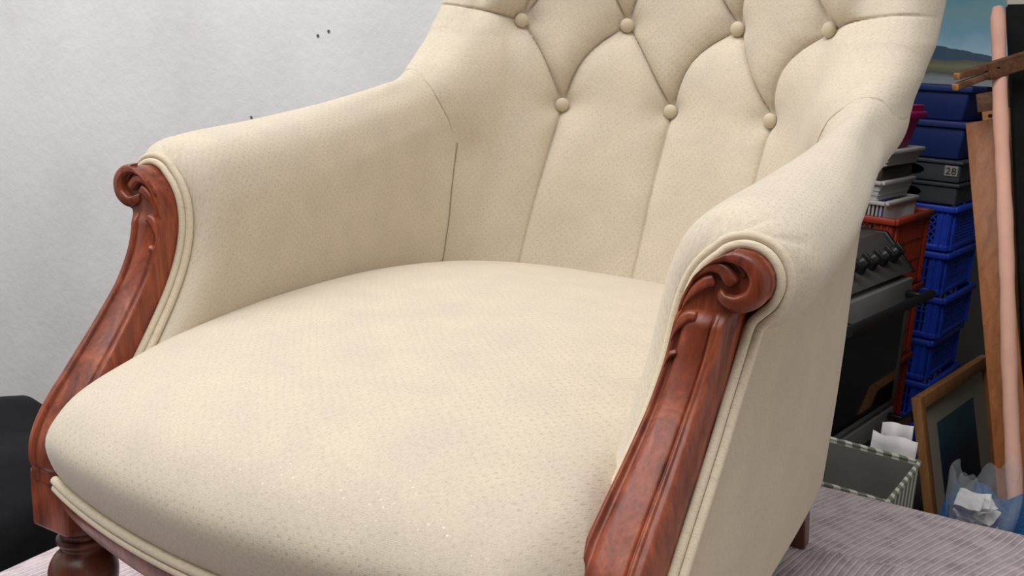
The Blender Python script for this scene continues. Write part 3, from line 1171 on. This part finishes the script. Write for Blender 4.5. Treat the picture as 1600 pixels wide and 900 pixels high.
def build_rail_and_piping():
    xs = np.linspace(-.262, .262, 60)
    mb = MB()
    for off, z in ((.0010, .2815), (.0015, .2735)):
        mb.tube(np.column_stack([xs, front_y(xs) + off + .010 * (np.abs(xs) > .268), np.full(60, z)]), .0043, 10)
    o = mb.build('seat_piping', 'piping', chair, smooth=True)
    me = o.data
    l = me.uv_layers.new(name='UVMap')
    co = np.array([v.co for v in me.vertices]); idx = np.array([lp.vertex_index for lp in me.loops])
    l.data.foreach_set('uv', (co[:, [0, 2]][idx]).astype(np.float32).ravel())
    rows = []
    for x in np.linspace(-.285, .285, 50):
        f = float(front_y(x)) + .009
        sec = [(f + .04, .269), (f + .003, .269), (f, .266), (f + .001, .254), (f + .004, .240), (f + .009, .235), (f + .04, .234)]
        rows.append([(x, y, z) for y, z in sec])
    grid('front_rail', np.array(rows), 'wood', chair, flip=False)


def build_front_leg(side):
    b = MB()
    x0, x1 = (.276, .332)
    xs = sorted((side * x0, side * x1))
    b.box(xs[0], xs[1], -.0865, -.018, .206, .270)
    b.build('leg_block', 'wood', chair, bevel=.004, seg=3)
    prof = [(.001, .212), (.024, .212), (.026, .205), (.026, .199), (.022, .195), (.021, .190), (.0245, .188), (.0255, .184), (.0235, .180), (.021, .177), (.023, .171), (.0300, .163),
            (.0345, .152), (.0350, .142), (.0335, .130), (.030, .112), (.026, .090), (.0225, .068), (.021, .056), (.0245, .052), (.0255, .047), (.022, .043), (.0185, .038), (.0175, .026), (.001, .025)]
    MB().lathe(spline(prof, 110), 40, (side * .304, -.050, 0)).build('front_leg', 'wood_dark', chair, smooth=True)
    MB().lathe([(.001, .027), (.010, .027), (.010, .018), (.0125, .018), (.0125, .004), (.010, .0), (.001, .0)], 20, (side * .304, -.050, 0)).build('castor', 'oven_black', chair, smooth=True)


def build_back_leg(side):
    mb = MB()
    top = (.265, .690, .20); bot = (.274, .752, 0)
    def ring(c, w, d): return [(side * (c[0] - w), c[1] - d, c[2]), (side * (c[0] + w), c[1] - d, c[2]), (side * (c[0] + w), c[1] + d, c[2]), (side * (c[0] - w), c[1] + d, c[2])]
    mb.hexa(ring(bot, .016, .016), ring(top, .02, .02))
    mb.build('back_leg', 'wood_dark', chair, bevel=.003)


def build_underside():
    mb = MB()
    mb.box(-.29, .29, -.04, .66, .235, .262)
    mb.build('seat_base', 'under', chair)
    MB().box(-.285, .285, -.03, .66, .262, .33).build('seat_filling', 'under', chair)


build_inner_back()
for sd in (1, -1):
    pst = build_post(sd)
    build_carving(sd, pst)
    build_arm_piping(sd)
    build_arm(sd)
    build_side_panel(sd)
    build_front_leg(sd)
    build_back_leg(sd)
build_buttons()
build_outer_back()
build_seat()
build_rail_and_piping()
build_underside()


# ================================================================== BLACK CLOTH ON THE LEFT
def build_black_cloth():
    nx, ny = 90, 90
    X, Y = np.meshgrid(np.linspace(-1.75, -.62, nx), np.linspace(-.45, .46, ny), indexing='ij')
    top = .03 + .13 * sstep(-.75, -1.0, -X * -1) * 0
    Z = -.02 + .10 * np.exp(-((X + .98) / .22) ** 2) + .045 * np.sin(Y * 6 + X * 3) * .4
    Z = np.where(X < -1.0, np.maximum(Z, .045 + .02 * np.sin(Y * 9 + X * 5)), Z)
    edge = np.minimum(np.minimum(X + 1.75, -.64 - X), np.minimum(Y + .45, .46 - Y))
    drop = sstep(.10, .0, edge) if False else 1 - sstep(.0, .11, edge)
    Z = Z - (Z - FLOOR) * drop
    folds = .018 * np.sin(X * 31 + np.sin(Y * 8) * 2) + .014 * np.sin(Y * 27 + X * 6)
    Z = Z + folds * (1 - drop) * .6
    P = np.stack([X + .02 * np.sin(Y * 24) * drop, Y + .02 * np.sin(X * 26) * drop, np.maximum(Z, FLOOR + .002)], -1)
    o = grid('black_dust_sheet', P, 'black_cloth')
    tag(o, 'crumpled black cloth heaped beside the bench below the white wall', 'cloth')


build_black_cloth()

# ================================================================== STORAGE BEHIND
# ---- cooker
ANG = math.radians(79)
cooker = empty('cooker', (.105, 1.64, FLOOR), ANG, 'charcoal freestanding cooker with a row of black knobs', 'cooker')
W_, D_ = .60, .58       # along the front, into the body
MB().box(0, W_, .02, D_, .06, .80).build('body', 'oven', cooker, bevel=.004)
MB().box(.0, W_, .05, D_, 0, .06).build('plinth', 'oven_black', cooker)
MB().hexa([(0, -.005, .80), (W_, -.005, .80), (W_, .20, .80), (0, .20, .80)], [(0, .10, .895), (W_, .10, .895), (W_, .20, .895), (0, .20, .895)]).build('control_panel', 'oven', cooker, bevel=.004)
MB().box(0, W_, .20, D_, .80, .875).build('hob', 'oven_black', cooker, bevel=.004)
MB().hexa([(W_, -.012, .795), (W_ + .016, -.012, .795), (W_ + .016, .26, .795), (W_, .26, .795)], [(W_, .085, .90), (W_ + .016, .085, .90), (W_ + .016, .24, .90), (W_, .24, .90)]).build('end_cheek', 'oven_black', cooker, bevel=.006)
kn = None
for k in range(7):
    kx = .05 + .079 * k
    if kn is None:
        kn = MB().lathe([(.001, 0), (.021, 0), (.021, .008), (.017, .016), (.016, .030), (.012, .034), (.001, .034)], 20).build('knob', 'oven_black', cooker, smooth=True)
        gp = MB().box(-.0045, .0045, -.016, .016, .030, .040).build('grip', 'oven_black', kn, bevel=.002)
        k_o = kn
    else:
        k_o = kn.copy(); link(k_o, cooker)
        g2 = gp.copy(); link(g2, k_o)
    k_o.location = (kx, .042, .842); k_o.scale = (1.1, 1.1, 1.15)
    k_o.rotation_euler = (math.radians(42), 0, 0)
door = MB().box(.012, W_ - .012, -.012, .02, .415, .785).build('door', 'oven_grey', cooker, bevel=.004)
MB().box(.055, W_ - .055, -.0145, -.011, .435, .715).build('door_glass', 'oven_glass', door)
hd = MB().tube([(.0, -.062, .745), (W_ + .0, -.062, .745)], .013, 12).build('door_handle', 'oven_black', door, smooth=True)
for hx in (.05, W_ - .05):
    MB().box(hx - .012, hx + .012, -.062, -.010, .737, .753).build('handle_bracket', 'oven_black', door, bevel=.003)
d2 = MB().box(.012, W_ - .012, -.012, .02, .075, .402).build('door', 'oven_grey', cooker, bevel=.004)
MB().box(.055, W_ - .055, -.0145, -.011, .10, .33).build('door_glass', 'oven_glass', d2)
MB().tube([(.0, -.062, .384), (W_ + .0, -.062, .384)], .013, 12).build('door_handle', 'oven_black', d2, smooth=True)
for hx in (.05, W_ - .05):
    MB().box(hx - .012, hx + .012, -.062, -.010, .376, .392).build('handle_bracket', 'oven_black', d2, bevel=.003)
bd = MB().lathe([(.001, 0), (.014, 0), (.014, .003), (.001, .0035)], 20, axis='y')
bo = bd.build('badge', 'oven_black', d2, smooth=True); bo.location = (.30, -.0165, .36); bo.scale = (1.6, 1, .7)


# ---- plastic crates
def crate(name, loc, rz, w, d, h, mat, label, cat, group=None, lattice=True, plate=None, diag=True):
    """open plastic crate; origin at the middle of its base"""
    c = empty(name, loc, rz, label, cat, group)
    x, y = w / 2, d / 2
    MB().box(-x + .012, x - .012, -y + .012, y - .012, 0, .008).build('base', mat, c)
    rim = MB()
    for a, b in (((-x, -y), (x, -y)), ((x, -y), (x, y)), ((x, y), (-x, y)), ((-x, y), (-x, -y))):
        rim.bar((*a, h - .010), (*b, h - .010), .016, .020)
        rim.bar((*(np.array(a) * .97), .012), (*(np.array(b) * .97), .012), .010, .020)
    rim.build('rim', mat, c, bevel=.002, seg=1)
    for sx in (-1, 1):
        for sy in (-1, 1):
            p = MB()
            p.box(min(sx * x * .98, sx * (x - .055)), max(sx * x * .98, sx * (x - .055)), min(sy * y * .98, sy * (y * .98 - .006)), max(sy * y * .98, sy * (y * .98 - .006)), .005, h - .008)
            p.box(min(sx * x * .98, sx * (x * .98 - .006)), max(sx * x * .98, sx * (x * .98 - .006)), min(sy * y * .98, sy * (y - .055)), max(sy * y * .98, sy * (y - .055)), .005, h - .008)
            for q in (.018, .036):
                p.box(min(sx * (x - q), sx * (x - q - .004)), max(sx * (x - q), sx * (x - q - .004)), min(sy * y * .98, sy * (y * .98 + .006)), max(sy * y * .98, sy * (y * .98 + .006)), .005, h - .01)
                p.box(min(sx * x * .98, sx * (x * .98 + .006)), max(sx * x * .98, sx * (x * .98 + .006)), min(sy * (y - q), sy * (y - q - .004)), max(sy * (y - q), sy * (y - q - .004)), .005, h - .01)
            p.build('corner_post', mat, c)
    for sd_, L_ in (('y-', x), ('y+', x), ('x+', y), ('x-', y)):
        m = MB()
        lo, hi = -L_ + .055, L_ - .055
        def P3(a, z):
            if sd_[0] == 'y':
                return (a, (-1 if sd_ == 'y-' else 1) * (y * .975), z)
            return ((1 if sd_ == 'x+' else -1) * (x * .975), a, z)
        upv = (0, 1, 0) if sd_[0] == 'y' else (1, 0, 0)
        z0, z1 = .02, h - .018
        if diag:
            step = .024
            H_ = z1 - z0
            nb = int((hi - lo + H_) / step) + 1
            for k in range(nb):
                for s_ in (1, -1):
                    a0 = lo - H_ + k * step
                    a1 = a0 + H_
                    pa, pb = (a0, z0), (a1, z1)
                    if s_ < 0:
                        pa, pb = (a0, z1), (a1, z0)
                    t0 = max(0, (lo - a0) / H_); t1 = min(1, (hi - a0) / H_)
                    if t1 - t0 < .05:
                        continue
                    A = (pa[0] + (pb[0] - pa[0]) * t0, pa[1] + (pb[1] - pa[1]) * t0)
                    B = (pa[0] + (pb[0] - pa[0]) * t1, pa[1] + (pb[1] - pa[1]) * t1)
                    m.bar(P3(*A), P3(*B), .005, .004, upv)
        else:
            k = lo
            while k < hi:
                m.bar(P3(k, z0), P3(k, z1), .006, .004, upv); k += .017
            for zz in (z0 + (z1 - z0) * .33, z0 + (z1 - z0) * .66):
                m.bar(P3(lo, zz), P3(hi, zz), .006, .004, upv)
        m.build('wall_lattice', mat, c)
        if plate and sd_[0] == 'y':
            yy = (-1 if sd_ == 'y-' else 1) * (y * .985)
            pm = MB().box(plate[0], plate[1], min(yy, yy * 1.015), max(yy, yy * 1.015), h * .18, h * .82)
            pm.build('label_plate', 'blue_lite' if mat == 'blue_plastic' else mat, c, bevel=.002)
    return c


RZC = math.radians(-10)
CX, CY = .005, 3.10       # middle of the blue stack
zb = FLOOR
blue_lab = ['bright blue lattice crate, lowest of the stack beyond the cooker', 'bright blue lattice crate, second up in the stack beyond the cooker',
            'bright blue lattice crate, third up in the stack beyond the cooker', 'bright blue lattice crate, fourth up in the stack beyond the cooker',
            'bright blue lattice crate, fifth up in the stack beyond the cooker', 'bright blue lattice crate directly under the dark grey crate',]
hs = [.145, .145, .150, .150, .150, .155]
for i, h in enumerate(hs):
    crate('plastic_crate', (CX + (.012, 0, -.01, .008, -.004, .0)[i], CY, zb), RZC, .58, .38, h, 'blue_plastic', blue_lab[i], 'crate', 'blue crates stacked beyond the cooker', plate=(-.02, .17), diag=(i in (5,)))
    zb += h + .004
# dark grey lidded crates with hand holes, then navy tubs
for j in range(2):
    g = empty('storage_crate', (CX, CY, zb), RZC, ('dark grey crate resting on the blue lattice crates', 'dark grey crate with a small number label, under the navy tubs')[j], 'crate', 'grey crates on the blue stack')
    gbody = MB().box(-.285, .285, -.185, .185, 0, .060).build('body', 'grey_plastic', g, bevel=.006)
    oval = MB().lathe([(.07, -.22), (.07, -.16)], 28, axis='y')
    oval.v = [(x + .10, y, z * .30 + .034) for x, y, z in oval.v]
    bore(gbody, MB().box(-.279, .279, -.179, .179, .006, .08), oval)
    MB().box(-.292, .292, -.192, .192, .060, .072).build('rim', 'grey_plastic', g, bevel=.003)
    if j == 1:
        lb = MB().box(.236, .278, -.1885, -.185, .022, .056).build('number_label', 'label', g)
        for n_, tx in (('2', .240), ('8', .258)):
            cu = bpy.data.curves.new('digit', 'FONT'); cu.body = n_; cu.size = .032; cu.extrude = .0004
            tmp = bpy.data.objects.new('digit_text', cu); COL.objects.link(tmp)
            bpy.context.view_layer.update()
            dme = bpy.data.meshes.new_from_object(tmp.evaluated_get(bpy.context.evaluated_depsgraph_get()))
            bpy.data.objects.remove(tmp)
            to = bpy.data.objects.new('digit', dme); link(to, lb)
            to.location = (tx, -.1892, .0275); to.rotation_euler = (math.pi / 2, 0, 0)
            dme.materials.clear(); dme.materials.append(M['ink'])
    zb += .075
for j, h in enumerate((.125, .115)):
    g = empty('storage_tub', (CX - .005 * j, CY, zb), RZC, ('navy plastic storage tub on the grey crates', 'navy plastic storage tub under the landscape canvas')[j], 'tub', 'navy tubs on the crate stack')
    MB().hexa([(-.265, -.165, 0), (.265, -.165, 0), (.265, .165, 0), (-.265, .165, 0)], [(-.28, -.18, h - .02), (.28, -.18, h - .02), (.28, .18, h - .02), (-.28, .18, h - .02)]).build('body', 'navy', g, bevel=.006)
    MB().box(-.29, .29, -.19, .19, h - .022, h).build('lid', 'navy', g, bevel=.004)
    zb += h + .001
STACK_TOP = zb

# ---- red crates with white baskets on top
rz_r = math.radians(-10)
RXc, RYc = -.015, 2.49
rb_ = FLOOR
for i in range(4):
    crate('plastic_crate', (RXc, RYc, rb_), rz_r, .40, .34, .232, 'red_plastic', 'red plastic crate in the stack between cooker and blue crates, ' + ('on the floor', 'second from the floor', 'third from the floor', 'topmost, holding the white basket')[i],
          'crate', 'red crates stacked behind the cooker', diag=False)
    rb_ += .233


def basket(name, loc, rz, w, d, h, label, slats=True, mat='white_plastic'):
    c = empty(name, loc, rz, label, 'basket')
    x, y = w / 2, d / 2
    MB().box(-x * .92, x * .92, -y * .92, y * .92, 0, .005).build('base', mat, c)
    rim = MB()
    for a, b in (((-x, -y), (x, -y)), ((x, -y), (x, y)), ((x, y), (-x, y)), ((-x, y), (-x, -y))):
        rim.bar((*a, h - .006), (*b, h - .006), .018, .012)
    rim.build('rim', mat, c, bevel=.003)
    for axis, L_, O_ in (('x', x, y), ('y', y, x)):
        for s_ in (-1, 1):
            m = MB()
            n = int(2 * L_ / (.011 if slats else .30))
            for k in range(max(n, 1) + 1):
                a = -L_ + 2 * L_ * k / max(n, 1)
                p0 = (a * .92, s_ * O_ * .92, .002); p1 = (a, s_ * O_, h - .008)
                if axis == 'y':
                    p0 = (p0[1], p0[0], p0[2]); p1 = (p1[1], p1[0], p1[2])
                m.bar(p0, p1, .0045, .0045)
            if not slats:
                for q in np.linspace(.12, .86, 4):
                    ll, oo = L_ * (.92 + .08 * q), O_ * (.92 + .08 * q)
                    A, B = (-ll, s_ * oo, h * q), (ll, s_ * oo, h * q)
                    if axis == 'y':
                        A, B = (A[1], A[0], A[2]), (B[1], B[0], B[2])
                    m.bar(A, B, .006, .014)
            m.build('basket_side', mat, c)
    return c


zt = rb_ + .002
bx, by = -.040, 2.47
basket('plastic_basket', (bx + .012, by + .008, zt - .225), rz_r, .34, .28, .265, 'white slatted plastic basket sitting in the top red crate')
basket('plastic_basket', (bx - .005, by, zt + .041), rz_r, .34, .28, .058, 'white louvred plastic basket between the slatted basket and brown tray', False)
bt = empty('tray', (bx - .005, by, zt + .100), rz_r, 'brown tray between two white baskets', 'tray')
MB().box(-.165, .165, -.135, .135, 0, .036).build('body', 'brown_tray', bt, bevel=.004)
MB().box(-.170, .170, -.140, .140, .036, .043).build('rim', 'brown_tray', bt, bevel=.002)
basket('plastic_basket', (bx + .003, by, zt + .144), rz_r, .35, .29, .046, 'white louvred plastic basket under the magenta box', False)
pk = empty('plastic_box', (bx + .003, by, zt + .191), rz_r, 'magenta plastic box on top of the white baskets', 'box')
MB().hexa([(-.14, -.12, 0), (.14, -.12, 0), (.14, .12, 0), (-.14, .12, 0)], [(-.168, -.14, .125), (.168, -.14, .125), (.168, .14, .125), (-.168, .14, .125)]).build('body', 'pink_plastic', pk, bevel=.006)
MB().box(-.175, .175, -.146, .146, .085, .105).build('rim', 'pink_plastic', pk, bevel=.004)

# ---- landscape canvas on top of the stack
lc = empty('landscape_canvas', (.13, 3.04, STACK_TOP), math.radians(-2), 'unframed landscape painting with blue sky and dark hill, standing on the navy tubs', 'painting')
pc = mesh('painted_face', [(-.36, 0, 0), (.21, 0, 0), (.21, .09, .62), (-.36, .09, .62)], [(0, 1, 2, 3)], 'landscape', lc, False, [(0, 0), (1, 0), (1, 1), (0, 1)])
MB().hexa([(-.36, .001, 0), (.21, .001, 0), (.21, .026, 0), (-.36, .026, 0)], [(-.36, .091, .62), (.21, .091, .62), (.21, .116, .62), (-.36, .116, .62)]).build('stretcher', 'oak', lc)

# ---- framed picture leaning on the crates
def framed_picture():
    d = np.array([.21, .978]) / np.linalg.norm([.21, .978])
    ang = math.atan2(d[1], d[0])
    fr = empty('framed_picture', (.385, 2.16, FLOOR), ang, 'wood-framed blue print with cream mount leaning beside the cooker', 'picture')
    W2, H2, lean = .64, .445, .115      # local x along, y into crates
    def q(a, b, t):     # a along, b up the face, t thickness in front
        n = np.array([0, -H2, -lean * -1]); n = np.array([0, -math.cos(math.atan2(lean, H2)), math.sin(math.atan2(lean, H2))])
        return np.array([a, lean * b / H2, b]) + n * t
    def slab(name, a0, a1, b0, b1, t0, t1, mat, bev=.002):
        return MB().hexa([q(a0, b0, t1), q(a1, b0, t1), q(a1, b0, t0), q(a0, b0, t0)], [q(a0, b1, t1), q(a1, b1, t1), q(a1, b1, t0), q(a0, b1, t0)]).build(name, mat, fr, bevel=bev)
    fw = .036
    slab('frame_side', 0, fw, 0, H2, 0, .026, 'oak'); slab('frame_side', W2 - fw, W2, 0, H2, 0, .026, 'oak')
    slab('frame_side', fw, W2 - fw, H2 - fw, H2, 0, .026, 'oak'); slab('frame_side', fw, W2 - fw, 0, fw, 0, .026, 'oak')
    slab('mount', fw, W2 - fw, fw, H2 - fw, .004, .010, 'mat', 0)
    a0, a1, b0, b1 = .15, W2 - .15, .10, H2 - .105
    mesh('print', [q(a0, b0, .0105), q(a1, b0, .0105), q(a1, b1, .0105), q(a0, b1, .0105)], [(0, 1, 2, 3)], 'seascape', fr, False, [(0, 0), (1, 0), (1, 1), (0, 1)])
    slab('backing', .004, W2 - .004, .004, H2 - .004, 0, .004, 'carton', 0)


framed_picture()


# ---- boards leaning on the right
def plank(name, top, bot, width, thick, mat, label, cat, facing=(0, -1, 0)):
    top, bot = np.array(top, float), np.array(bot, float)
    t = (top - bot) / np.linalg.norm(top - bot)
    f = np.array(facing, float); f = f - t * (f @ t); f /= np.linalg.norm(f)
    s = np.cross(t, f)
    c = [(-1, -1), (1, -1), (1, 1), (-1, 1)]
    mb = MB().hexa([bot + s * i * width / 2 + f * j * thick / 2 for i, j in c], [top + s * i * width / 2 + f * j * thick / 2 for i, j in c])
    o = mb.build(name, mat, None, bevel=.0015)
    tag(o, label, cat)
    return o, t, f, s


plank('wooden_board', (.352, 2.02, .602), (.668, 1.62, FLOOR), .074, .022, 'pine', 'honey-coloured plank leaning beside the pink foam roll', 'plank', (0, -1, .0))
hb = empty('drilled_batten', (0, 0, 0), 0, 'pale wooden batten with drilled holes behind the honey-coloured plank', 'batten')
o, t_, f_, s_ = plank('batten', (.372, 2.13, .640), (.70, 1.78, FLOOR), .070, .020, 'oak', None, None, (0, -1, 0)); o.parent = hb
holes = []
for k in (-1, 1):
    cpt = np.array((.372, 2.13, .640)) - t_ * .026 + s_ * .017 * k + f_ * .0105
    holes.append(MB().tube([cpt - f_ * .03, cpt + f_ * .01], .0052, 16))
bore(o, *holes)
cp = np.array((.372, 2.13, .640)) + t_ * .012
MB().bar(cp - s_ * .045, cp + s_ * .035, .05, .022, f_).build('cross_piece', 'old_wood', hb, bevel=.003)


def foam_roll():
    p = spline([(.345, 2.02, .872), (.395, 1.93, .62), (.455, 1.82, .34), (.514, 1.72, .04), (.566, 1.64, -.20), (.655, 1.56, FLOOR + .02)], 70)
    k = np.arange(70)
    r = .0165 + .0012 * np.sin(k * .9) * np.sin(k * .37)
    r = r * np.sqrt(np.clip(k / 2.0, .15, 1))[::1]
    r = np.where(k < 1, .012, .0165 + .0012 * np.sin(k * .9) * np.sin(k * .37))
    mb = MB().tube(p, r, 16)
    o = mb.build('foam_roll', 'foam', None, smooth=True)
    tag(o, 'long pink foam roll along the edge of the black board', 'foam roll')


foam_roll()
bp = empty('black_board', (.75, 1.85, FLOOR), 0, 'tall black board leaning behind the pink foam roll', 'board')
A = np.array((.362, 2.085, .885)); Bp = np.array((.680, 1.66, FLOOR)); wdir = np.array((.82, .36, .06)); wdir = wdir / np.linalg.norm(wdir)
o_ = np.array(bp.location)
nrm = np.cross(wdir, A - Bp); nrm /= np.linalg.norm(nrm)
if nrm[1] > 0:
    nrm = -nrm
MB().hexa([Bp - o_, Bp + wdir * .55 - o_, Bp + wdir * .55 - nrm * .018 - o_, Bp - nrm * .018 - o_], [A - o_, A + wdir * .55 - o_, A + wdir * .55 - nrm * .018 - o_, A - nrm * .018 - o_]).build('panel', 'black_panel', bp, bevel=.002)
tdir = (A - Bp) / np.linalg.norm(A - Bp)
MB().bar(A + tdir * .006 - nrm * .009 - o_, A + wdir * .55 + tdir * .006 - nrm * .009 - o_, .022, .014, nrm).build('top_edge', 'label', bp, bevel=.002)


# ---- forked wooden bar across the boards
def fork():
    a = np.array((.2895, 1.903, .7067)); b = np.array((.2895, 1.8995, .6817))
    j = np.array((.360, 1.9395, .7248)); e = j + np.array((.055, .041, .0235)) * 8.7
    base = e.copy()
    c = empty('forked_bar', base, 0, 'old brown wooden bar with a forked end lying across the black board', 'wooden bar')
    a, b, j, e = a - base, b - base, j - base, e - base
    d = (e - j) / np.linalg.norm(e - j)
    m = MB()
    m.bar(a, j + d * .022 + np.array((0, 0, .0125)), .018, .0165, (0, 0, 1))
    m.build('prong', 'old_wood', c, bevel=.002)
    m = MB(); m.bar(b, j + d * .022 + np.array((0, 0, -.007)), .018, .0165, (0, 0, 1)); m.build('prong', 'old_wood', c, bevel=.002)
    m = MB(); m.bar(j - d * .013, e, .020, .041, (0, 0, 1)); sh = m.build('shaft', 'old_wood', c, bevel=.003)
    sd_ = np.cross(d, (0, 0, 1)); sd_ /= np.linalg.norm(sd_)
    cp_ = j + d * .010 + np.array((0, 0, .002))
    bore(sh, MB().tube([cp_ - sd_ * .03, cp_ + sd_ * .03], .004, 12))
    for p in (a, b):
        mm = MB(); mm.bar(p - d * .003, p + d * .008, .0187, .016, (0, 0, 1)); mm.build('worn_tip', 'oak', c, bevel=.002)


fork()


# ---- grey box, papers and bags beside the bench
ST = -.26
sup = empty('cardboard_box', (.30, 1.20, FLOOR), math.radians(-6), 'plain brown cardboard box on the floor under the grey striped box', 'box')
MB().box(-.30, .10, -.155, .075, 0, ST - FLOOR - .004).build('body', 'carton', sup, bevel=.003)
MB().box(-.30, .10, -.004, .006, ST - FLOOR - .004, ST - FLOOR - .002).build('tape', 'oak', sup)
gb = empty('file_box', (.30, 1.20, ST), math.radians(-6), 'open grey box with white striped outside standing behind the armchair', 'box')
bx0, bx1, by0, by1, bh = -.24, .085, -.168, .06, .245
th = .004
for nm, a in (('side', (bx0, bx1, by1 - th, by1)), ('side', (bx0, bx1, by0, by0 + th)), ('side', (bx0, bx0 + th, by0, by1)), ('side', (bx1 - th, bx1, by0, by1))):
    MB().box(*a, 0, bh).build(nm, 'stripes', gb)
ins = MB()
g_ = .0012
ins.box(bx0 + th, bx1 - th, by1 - th - g_, by1 - th, .004, bh - .006); ins.box(bx0 + th, bx0 + th + g_, by0 + th, by1 - th, .004, bh - .006)
ins.box(bx1 - th - g_, bx1 - th, by0 + th, by1 - th, .004, bh - .006); ins.box(bx0 + th, bx1 - th, by0 + th, by0 + th + g_, .004, bh - .006)
ins.build('lining', 'box_grey', gb)
MB().box(bx0, bx1, by0, by1, 0, .004).build('base', 'box_grey', gb)
rm = MB()
for a, b in (((bx0, by0), (bx1, by0)), ((bx1, by0), (bx1, by1)), ((bx1, by1), (bx0, by1)), ((bx0, by1), (bx0, by0))):
    rm.bar((*a, bh), (*b, bh), .008, .007)
rm.build('rim', 'stripes', gb, bevel=.0015)


def paper(name, loc, rz, tilt, w, h, label, seed, crump=.01, group=None, mat='paper', parent=None):
    rg = np.random.default_rng(seed)
    n = 14
    U, V = np.meshgrid(np.linspace(-.5, .5, n), np.linspace(0, 1, n), indexing='ij')
    ph = rg.uniform(0, 6, 6)
    D_ = crump * (np.sin(U * 9 + ph[0]) * np.cos(V * 5 + ph[1]) + .6 * np.sin(V * 13 + U * 7 + ph[2]) + .8 * np.abs(np.sin(U * 5 + V * 4 + ph[3])))
    P = np.stack([U * w, D_, V * h], -1)
    o = grid(name, P, mat, parent)
    o.location = loc
    o.rotation_euler = (tilt, 0, rz)
    if label:
        tag(o, label, 'paper', group)
    s_ = o.modifiers.new('thickness', 'SOLIDIFY'); s_.thickness = .0006
    return o


paper('paper_sheet', (.330, 1.318, ST - .045), math.radians(-4), math.radians(-3), .090, .300, 'creased white paper sheet standing behind the grey striped box', 3, .006)
paper('paper_sheet', (.335, 1.342, ST - .045), math.radians(10), math.radians(-4), .060, .318, 'tall torn white paper strip standing behind the creased sheet', 8, .008)
crt2 = MB().box(.28, .385, 1.302, 1.36, FLOOR, ST - .047).build('cardboard_box', 'carton', None, bevel=.003)
tag(crt2, 'narrow cardboard carton under the loose paper sheets', 'box')


def sack(name, c, rx, ry, z0, z1, mat, label, cat, seed, open_top=True, flare=.25, tilt=(0, 0)):
    rg = np.random.default_rng(seed)
    nu, nv = 80, 50
    ph = rg.uniform(0, 6.28, 10)
    a = np.linspace(0, 2 * math.pi, nu, endpoint=False)
    rows = []
    for k in range(nv):
        t = k / (nv - 1)
        s = (1 - (1 - min(1, t / .18)) ** 2.2) ** .5 if t < .18 else 1
        s = s * (1 + .12 * math.sin(t * 3.1)) * (1 + flare * (t - .6 if t > .6 else 0))
        wob = 1 + .05 * np.sin(a * 3 + ph[0] + t * 3) + .04 * np.sin(a * 7 + ph[1] - t * 6) + .03 * np.sin(a * 13 + ph[2] + t * 9) + .02 * np.sin(a * 21 + t * 14 + ph[4])
        zz = z0 + (z1 - z0) * t + (.03 * np.sin(a * 2 + ph[3]) + .012 * np.sin(a * 9 + ph[5]) + tilt[0] * np.cos(a) + tilt[1] * np.sin(a)) * t ** 3
        rows.append(np.stack([c[0] + rx * s * wob * np.cos(a), c[1] + ry * s * wob * np.sin(a), zz], -1))
    if not open_top:
        for k in range(1, 8):
            f = 1 - k / 7.5
            q = rows[nv - 1].copy(); ctr = q.mean(axis=0)
            q = ctr + (q - ctr) * f; q[:, 2] = rows[nv - 1][:, 2] + .02 * (1 - f) + .012 * np.sin(a * 4 + k)
            rows.append(q)
    o = grid(name, np.array(rows), mat, None, close_v=True)
    tag(o, label, cat)
    return o


sack('plastic_bag', (.552, 1.455, 0), .110, .112, FLOOR + .002, -.168, 'blue_bag', 'open crumpled blue plastic bag beside the striped blanket', 'bag', 5, open_top=True, flare=.15, tilt=(.022, .030))
sack('clear_bag', (.505, 1.435, 0), .054, .058, -.36, -.085, 'clear_bag', 'clear plastic bag of paper scraps hanging in the blue bag', 'bag', 11, open_top=True, flare=.55)
# scraps lie one over another, facing up towards the bag's mouth
nrm_ = Vector((-.10, -.62, .78)).normalized()
qb = Vector((0, -1, 0)).rotation_difference(nrm_).to_matrix()
for k in range(16):
    rg = np.random.default_rng(100 + k)
    w_, h_ = rg.uniform(.040, .054), rg.uniform(.034, .046)
    o = paper('paper_scrap', (0, 0, 0), 0, 0, w_, h_,
              'crumpled paper scrap lying in the clear plastic bag' if k % 5 != 2 else 'violet printed paper scrap in the clear plastic bag', 200, .0022,
              'paper scraps in the clear bag', 'paper' if k % 5 != 2 else 'paper_ink')
    R3 = qb @ Matrix.Rotation(rg.uniform(-.9, .9), 3, 'Y')
    side_ = qb @ Vector(((-.013, .013, 0)[k % 3] + rg.uniform(-.004, .004), 0, rg.uniform(-.006, .006)))
    pos = Vector((.506, 1.478, -.222)) + nrm_ * (.0088 * k) + side_ - R3 @ Vector((0, 0, h_ / 2))
    M4 = R3.to_4x4(); M4.translation = pos
    o.matrix_world = M4
